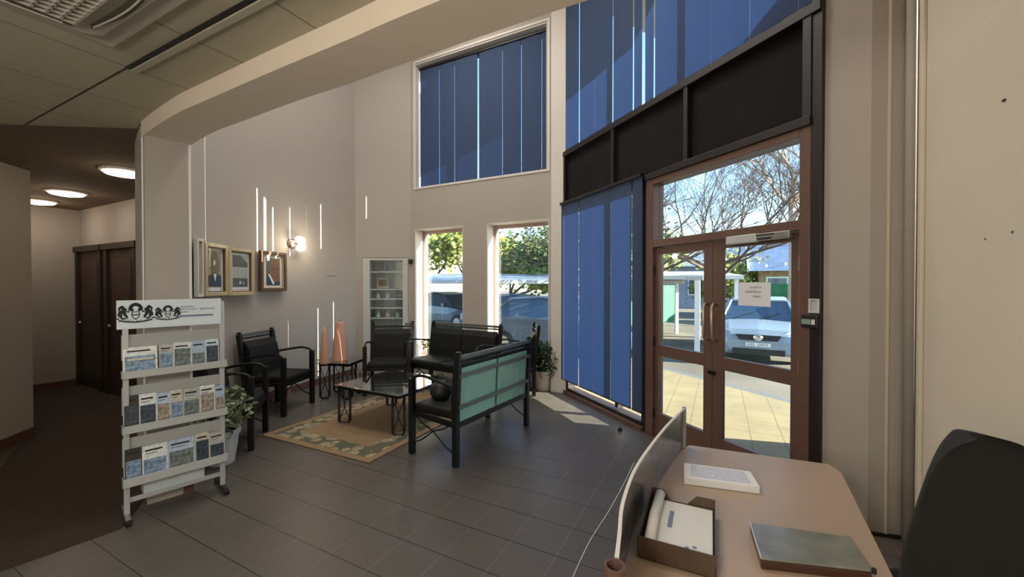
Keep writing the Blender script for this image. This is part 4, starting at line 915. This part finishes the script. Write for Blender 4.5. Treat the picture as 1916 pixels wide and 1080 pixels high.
def loft(secs, caps=True):
    m_ = MB(); v = []; f = []; n_ = len(secs[0])
    for s_ in secs: v += s_
    for i in range(len(secs)-1):
        for j in range(n_): f.append((i*n_+j, i*n_+(j+1)%n_, (i+1)*n_+(j+1)%n_, (i+1)*n_+j))
    f.append(tuple(range(n_))[::-1]); f.append(tuple(range((len(secs)-1)*n_, len(secs)*n_))); m_.add(v, f); return m_
CGL = mat('car_glass', (.05,.10,.17), .08); TYRE = mat('tyre', (.02,.02,.02), .8); LAMP = mat('headlamp', (.75,.78,.80), .15, .3); CHR = mat('chrome', (.7,.7,.72), .15, 1.0)
def car(label, loc, rz, paint, group='parked cars'):
    """front towards -y, 4.0 m long"""
    t = thing('parked_car', label, 'car', loc, rz, group)
    def sec(y, zb, zt, wb, ws, wt):
        return [(-wb,y,zb),(wb,y,zb),(ws,y,zb+.18),(ws,y,(zb+zt)/2+.05),(wt,y,zt-.03),(wt*.8,y,zt),(0,y,zt+.02),(-wt*.8,y,zt),(-wt,y,zt-.03),(-ws,y,(zb+zt)/2+.05),(-ws,y,zb+.18)]
    S_ = [(-2.0,.30,.55,.55,.62,.58),(-1.95,.22,.66,.68,.74,.68),(-1.75,.20,.76,.76,.83,.74),(-1.3,.18,.86,.80,.85,.76),(-.85,.18,.94,.80,.85,.80),(0,.18,.97,.80,.85,.82),(1.2,.18,.99,.80,.85,.82),(1.8,.2,.97,.78,.83,.78),(1.98,.28,.85,.66,.76,.7)]
    loft([sec(*s_) for s_ in S_]).build('body', paint, t, smooth=False, bevel=.03)
    def gs(y, z, w_): return [(-w_,y,z),(w_,y,z)]
    lo_ = [(-.95,.92,.76),(-.35,1.36,.60),(0.2,1.43,.60),(1.1,1.40,.60),(1.75,1.02,.68)]
    v = []; f = []
    for y, z, w_ in lo_: v += [(-w_,y,z),(w_,y,z),(.80,y,.93),(-.80,y,.93)]
    v[2] = (.78,-.95,.90); v[3] = (-.78,-.95,.90)
    for i in range(4):
        for j in range(4): f.append((i*4+j, i*4+(j+1)%4, i*4+4+(j+1)%4, i*4+4+j))
    f += [(0,1,2,3), (19,18,17,16)]; m_ = MB(); m_.add(v, f); m_.build('cabin_glass', CGL, t)
    m_ = MB(); m_.add([(-.62,-.36,1.365),(.62,-.36,1.365),(.62,.2,1.445),(-.62,.2,1.445),(.61,1.15,1.41),(-.61,1.15,1.41),(-.56,-.36,1.40),(.56,-.36,1.40),(.56,.2,1.475),(-.56,.2,1.475),(.55,1.15,1.44),(-.55,1.15,1.44)], [(0,1,2,3),(3,2,4,5),(6,9,8,7),(9,11,10,8),(0,6,7,1),(1,7,8,2),(2,8,10,4),(4,10,11,5),(5,11,9,3),(3,9,6,0)]); m_.build('roof', paint, t)
    for s_ in (-1, 1):
        MB().tube([(s_*.79,-.97,.92),(s_*.615,-.36,1.385)], .035, 6).build('pillar', paint, t)
        MB().tube([(s_*.63,1.1,1.41),(s_*.74,1.75,1.0)], .04, 6).build('pillar', paint, t)
        m_ = MB(); m_.add([(s_*.38,-1.985,.58),(s_*.72,-1.90,.60),(s_*.82,-1.62,.78),(s_*.60,-1.80,.76),(s_*.38,-1.96,.64),(s_*.38,-1.9,.58),(s_*.70,-1.8,.60),(s_*.78,-1.55,.76)], [(0,1,2,3,4),(0,1,6,5),(1,2,7,6)]); m_.build('headlamp', LAMP, t)
        mo = loft([[(s_*.84,-.72,.93),(s_*.84,-.72,1.05),(s_*.84,-.62,1.05),(s_*.84,-.62,.93)],[(s_*1.02,-.74,.92),(s_*1.02,-.74,1.07),(s_*1.02,-.60,1.07),(s_*1.02,-.60,.92)]]).build('wing_mirror', paint, t, bevel=.02)
        for y in (-1.3, 1.25): m_ = MB().tube([(s_*.66,y,.31),(s_*.86,y,.31)], .31, 20).build('wheel', TYRE, t); MB().tube([(s_*.86,y,.31),(s_*.868,y,.31)], .18, 14).build('hub_cap', CHR, m_)
    gr = MB(); gr.add([(-.36,-2.02,.55),(.36,-2.02,.55),(.44,-1.98,.67),(-.44,-1.98,.67),(-.36,-1.94,.55),(.36,-1.94,.55),(.44,-1.90,.67),(-.44,-1.90,.67)], [(0,1,2,3),(0,4,5,1),(3,2,6,7),(0,3,7,4),(1,5,6,2)]); gr.build('grille', BLACKP, t)
    MB().box(-.5, .5, -2.03, -1.9, .24, .36).build('lower_grille', BLACKP, t)
    o = MB().lathe([(.07,0),(.075,.01),(.06,.02),(.0,.022)], 20).build('badge', CHR, t, smooth=True); o.matrix_local = Matrix.Translation((0,-2.015,.61)) @ Matrix.Rotation(PI/2,4,'X') @ Matrix.Scale(1.3,4,(1,0,0))
    np_ = MB().box(-.24, .24, -2.05, -2.03, .42, .50).build('number_plate', WHITE, t); m_ = MB(); rr_ = random.Random(2)
    for i in range(8):
        if i == 3: continue
        x = -.20+i*.05; m_.box(x, x+.008, -2.053, -2.05, .435, .485); m_.box(x+.022, x+.030, -2.053, -2.05, .435, .485 if i % 2 else .46); m_.box(x, x+.03, -2.053, -2.05, .477 if i % 3 else .455, .485 if i % 3 else .463)
    m_.build('plate_characters', INK, np_)
    w_ = MB(); w_.tube([(-.55,-.93,.94),(-.1,-.72,1.10)], .01, 5); w_.tube([(.05,-.95,.94),(.45,-.74,1.10)], .01, 5); w_.build('wiper', BLACKP, t)
    return t
SILV = mat('silver_blue_paint', (.26,.34,.42), .25, .3); NAVY = mat('slate_blue_paint', (.05,.08,.12), .25, .3); GREYC = mat('grey_car_paint', (.09,.12,.16), .3, .3); WHC = mat('white_car_paint', (.62,.66,.70), .3)
def face(x, d, yaw=0): l_ = (x-958)/FOC*d; p = P(l_, d); return (p[0], p[1], GZ), math.atan2(p[1], p[0])-PI/2+yaw
loc, rz = face(1419, 10.6); car('silver blue hatchback parked facing the entrance doors', loc, rz, SILV)
loc, rz = face(978, 13.6, .6); car('slate blue car parked under the carport outside the right window', loc, rz+.7, NAVY)
loc, rz = face(1040, 10.8, .4); car('grey car parked nearest outside the right back window', loc, rz+1.0, GREYC)
loc, rz = face(838, 17.0, .3); car('grey car seen through the left back window', loc, rz+.5, GREYC)
loc, rz = face(795, 22.0, .3); car('white car in the far row beyond the left back window', loc, rz+.3, WHC)
loc, rz = face(905, 24.0, .3); car('white car in the far row between the two back windows', loc, rz+.3, WHC)
# carport roofs
CPW = mat('carport_white', (.62,.62,.60), .5, noise=.08, nscale=3); CPG = mat('carport_grey', (.42,.45,.44), .6)
def carport(label, cx, d, w_, dep, z, yaw, m, slope=.0, posts=True):
    l_ = (cx-958)/FOC*d; p = P(l_, d); t = thing('carport', label, 'carport', (p[0], p[1], GZ), yaw)
    zz_ = z-GZ; MB().add_slope(w_, dep, zz_, slope) if False else None
    mm = MB(); mm.add([(-w_/2,-dep/2,zz_),(w_/2,-dep/2,zz_),(w_/2,dep/2,zz_+slope),(-w_/2,dep/2,zz_+slope),(-w_/2,-dep/2,zz_+.12),(w_/2,-dep/2,zz_+.12),(w_/2,dep/2,zz_+.12+slope),(-w_/2,dep/2,zz_+.12+slope)], [(0,3,2,1),(4,5,6,7),(0,1,5,4),(1,2,6,5),(2,3,7,6),(3,0,4,7)]); mm.build('roof_sheet', m, t)
    for a in (-1, 1):
        for b in (-1, 1): MB().box(a*(w_/2-.15)-.05, a*(w_/2-.15)+.05, b*(dep/2-.3)-.05, b*(dep/2-.3)+.05, 0, zz_+(slope if b > 0 else 0)).build('post', WHITE, t)
    return t
carport('pale flat carport roof over the cars outside the back windows', 960, 16.5, 12, 5, 1.62, TH+.05, CPG, .35)
carport('white carport roof with white posts seen through the left door', 1225, 15.5, 5.0, 6.0, 1.75, TH-.35, CPW, .3)
p = P((1305-958)/FOC*9.5, 9.5); t = thing('white_post', 'single white post standing in the yard left of the silver car', 'post', (p[0], p[1], GZ)); MB().box(-.06, .06, -.06, .06, .02, 1.95).build('shaft', WHITE, t); MB().box(-.11, .11, -.11, .11, 0, .02).build('base_plate', STEEL, t); MB().box(-.25, .12, -.08, .08, 1.9, 1.98).build('bracket', CPG, t)
# green fence
GRN = mat('green_fence_net', (.03,.20,.09), .8, noise=.3, nscale=4)
def fence(label, x0, d0_, x1, d1_, z):
    a = Vector((*P((x0-958)/FOC*d0_, d0_), 0)); b = Vector((*P((x1-958)/FOC*d1_, d1_), 0)); u = b-a; L_ = u.length; M_ = frame_M(a, u); t = thing('green_fence', label, 'fence'); t.matrix_world = M_
    N_ = int(L_/.25); v = []; f = []
    for i in range(N_+1): x = L_*i/N_; y = .03*math.sin(i*2.1); v += [(x,y,GZ+.02),(x,y,z),(x,y+.02,z),(x,y+.02,GZ+.02)]
    for i in range(N_):
        for k in range(4): f.append((i*4+k, i*4+(k+1)%4, i*4+4+(k+1)%4, i*4+4+k))
    m_ = MB(); m_.add(v, f); m_.build('netting', GRN, t)
    k = 0
    while k <= L_: MB().box(k-.03, k+.03, -.09, -.03, GZ, z+.05).build('post', STEEL, t); k += 2.2
fence('green netted fence beyond the carport in the left door', 1180, 17.5, 1262, 19.5, 1.55); fence('green netted fence behind the silver car', 1395, 19.5, 1640, 15.5, 1.62)
# buildings
RB_ = mat('blue_roof_tiles', (.13,.19,.30), .7, noise=.2, nscale=3); BRK = mat('orange_brick', (.36,.19,.11), .8, noise=.3, nscale=5); BWL = mat('blue_grey_wall', (.22,.30,.42), .7); 
def house(label, cx, d, w_, dep, hw_, hr, yaw, wallm, name='house'):
    p = P((cx-958)/FOC*d, d); t = thing(name, label, 'building', (p[0], p[1], GZ), yaw)
    MB().box(-w_/2, w_/2, -dep/2, dep/2, 0, hw_).build('wall', wallm, t)
    m_ = MB(); e_ = .5; m_.add([(-w_/2-e_,-dep/2-e_,hw_-.1),(w_/2+e_,-dep/2-e_,hw_-.1),(w_/2+e_,dep/2+e_,hw_-.1),(-w_/2-e_,dep/2+e_,hw_-.1),(-w_/2-e_,0,hr),(w_/2+e_,0,hr)], [(0,1,5,4),(2,3,4,5),(0,4,3),(1,2,5),(0,3,2,1)]); m_.build('roof', RB_, t)
    for k in (-1, 1):
        m_ = MB(); m_.bar((k*(w_/2+e_), -dep/2-e_, hw_-.05), (k*(w_/2+e_), 0, hr+.05), .08, .25); m_.bar((k*(w_/2+e_), dep/2+e_, hw_-.05), (k*(w_/2+e_), 0, hr+.05), .08, .25); m_.build('barge_board', WHITE, t)
    for i in range(3): wdw = MB().box(-w_/2+w_*(i+.5)/3-.5, -w_/2+w_*(i+.5)/3+.5, -dep/2-.05, -dep/2, 1.0, 2.2).build('window', WHITE, t); MB().box(-w_/2+w_*(i+.5)/3-.42, -w_/2+w_*(i+.5)/3+.42, -dep/2-.06, -dep/2-.05, 1.08, 2.12).build('pane', CGL, wdw)
    return t
house('long low building with a blue-grey roof behind the yard trees', 1500, 34, 16, 9, 2.8, 6.2, TH-.45, BWL)
house('blue-grey building beyond the carport in the left door', 1225, 33, 8, 6, 3.2, 3.9, TH-.3, BWL)
house('orange brick building at the right behind the silver car', 1515, 22, 5.0, 4, 2.6, 3.8, TH-.5, BRK)
# trees
def branches(m_, p, d, L_, r_, depth, rr, tips, curl=.35, split=3):
    pts = [p]; n_ = 4; dd_ = d.copy()
    for i in range(n_):
        dd_ = (dd_ + Vector((rr.uniform(-1,1), rr.uniform(-1,1), rr.uniform(-.7,.9)))*curl*.45).normalized(); pts.append(pts[-1]+dd_*L_/n_)
    m_.tube(pts, [r_*(1-.45*i/n_) for i in range(n_+1)], 5 if depth > 1 else 4)
    if depth <= 0: tips.append(pts[-1]); tips.append(pts[2]); return
    for k in range(split):
        q_ = pts[rr.choice((2,3,4,4))]; nd = (dd_ + Vector((rr.uniform(-1,1), rr.uniform(-1,1), rr.uniform(-.35,.8)))*.95).normalized()
        branches(m_, q_, nd, L_*rr.uniform(.6,.8), r_*.52, depth-1, rr, tips, curl, split)
def tree(label, cx, d, trunk_h, L0, r0, depth, seed, leafm=None, nleaf=0, lsize=.15, barkm=None, split=3, spread=.6, group='trees in the yard'):
    p = P((cx-958)/FOC*d, d); t = thing('yard_tree', label, 'tree', (p[0], p[1], GZ), 0, group); rr = random.Random(seed)
    m_ = MB(); tips = []; m_.tube([(0,0,0), (.05,.03,trunk_h*.5), (.0,.0,trunk_h)], [r0*1.2, r0, r0*.85], 8); m_.build('trunk', barkm or BARK, t, smooth=True)
    b_ = MB()
    for k in range(4+split-3): branches(b_, Vector((0,0,trunk_h*rr.uniform(.8,1))), Vector((rr.uniform(-1,1), rr.uniform(-1,1), spread)).normalized(), L0, r0*.6, depth, rr, tips, split=split)
    b_.build('branches', barkm or BARK, t)
    if leafm:
        f_ = MB()
        for _ in range(nleaf):
            c = tips[rr.randrange(len(tips))] + Vector((rr.gauss(0,.45), rr.gauss(0,.45), rr.gauss(0,.4))); s_ = lsize*rr.uniform(.6,1.3)
            d_ = Vector((rr.uniform(-1,1), rr.uniform(-1,1), rr.uniform(-1,.5))).normalized(); e_ = d_.orthogonal().normalized()*s_*.45
            f_.add([c, c+d_*s_*.5+e_, c+d_*s_, c+d_*s_*.5-e_], [(0,1,2,3)])
        f_.build('foliage', leafm, t)
    return t
tree('broad bare tree filling the left of the pane over the doors', 1334, 12.5, 2.4, 2.1, .10, 5, 11, group=None, split=4, spread=.4)
tree('pale trunked tall tree at the right of the pane over the doors', 1480, 13, 4.6, 1.9, .11, 4, 12, barkm=BARKP, split=4)
tree('dense bare tree nearest the doors, seen left through the top pane', 1212, 11.5, 2.3, 1.9, .08, 5, 44, group=None, split=4, spread=.35)
tree('bare tree whose twigs show over the right back window', 1075, 12.0, 2.6, 2.0, .07, 4, 13, split=4)
tree('bare tree at the far right behind the doors', 1570, 12.0, 3.0, 2.4, .11, 4, 21, split=3)
LT = [('bushy yellow-green tree behind the silver car', 1375, 23, 1.1, 1.0, LEAFY, 4200, 31, .20), ('bushy yellow tree seen high in the left door', 1262, 30, 2.2, 1.6, LEAFY, 4500, 32, .24),
      ('yellow-green tree outside the left back window, left half', 800, 24, 2.0, 2.1, LEAFY, 7000, 33, .26), ('yellow-green tree outside the left back window, right half', 880, 27, 2.2, 2.2, LEAFY, 6000, 34, .26),
      ('yellow-green tree filling the right back window', 955, 24, 1.2, 1.9, LEAFY, 7000, 35, .24), ('darker green tree at the right edge of the right back window', 1075, 20, 1.4, 1.9, LEAFG, 6000, 36, .2), ('dark green tree behind the blue blinds', 1140, 22, 2.0, 2.0, LEAFG, 3000, 37, .25)]
for lab, cx, d, th_, L0, lm, nl, sd_, ls in LT: tree(lab, cx, d, th_, L0, .14, 2, sd_, lm, nl, ls, spread=.5)
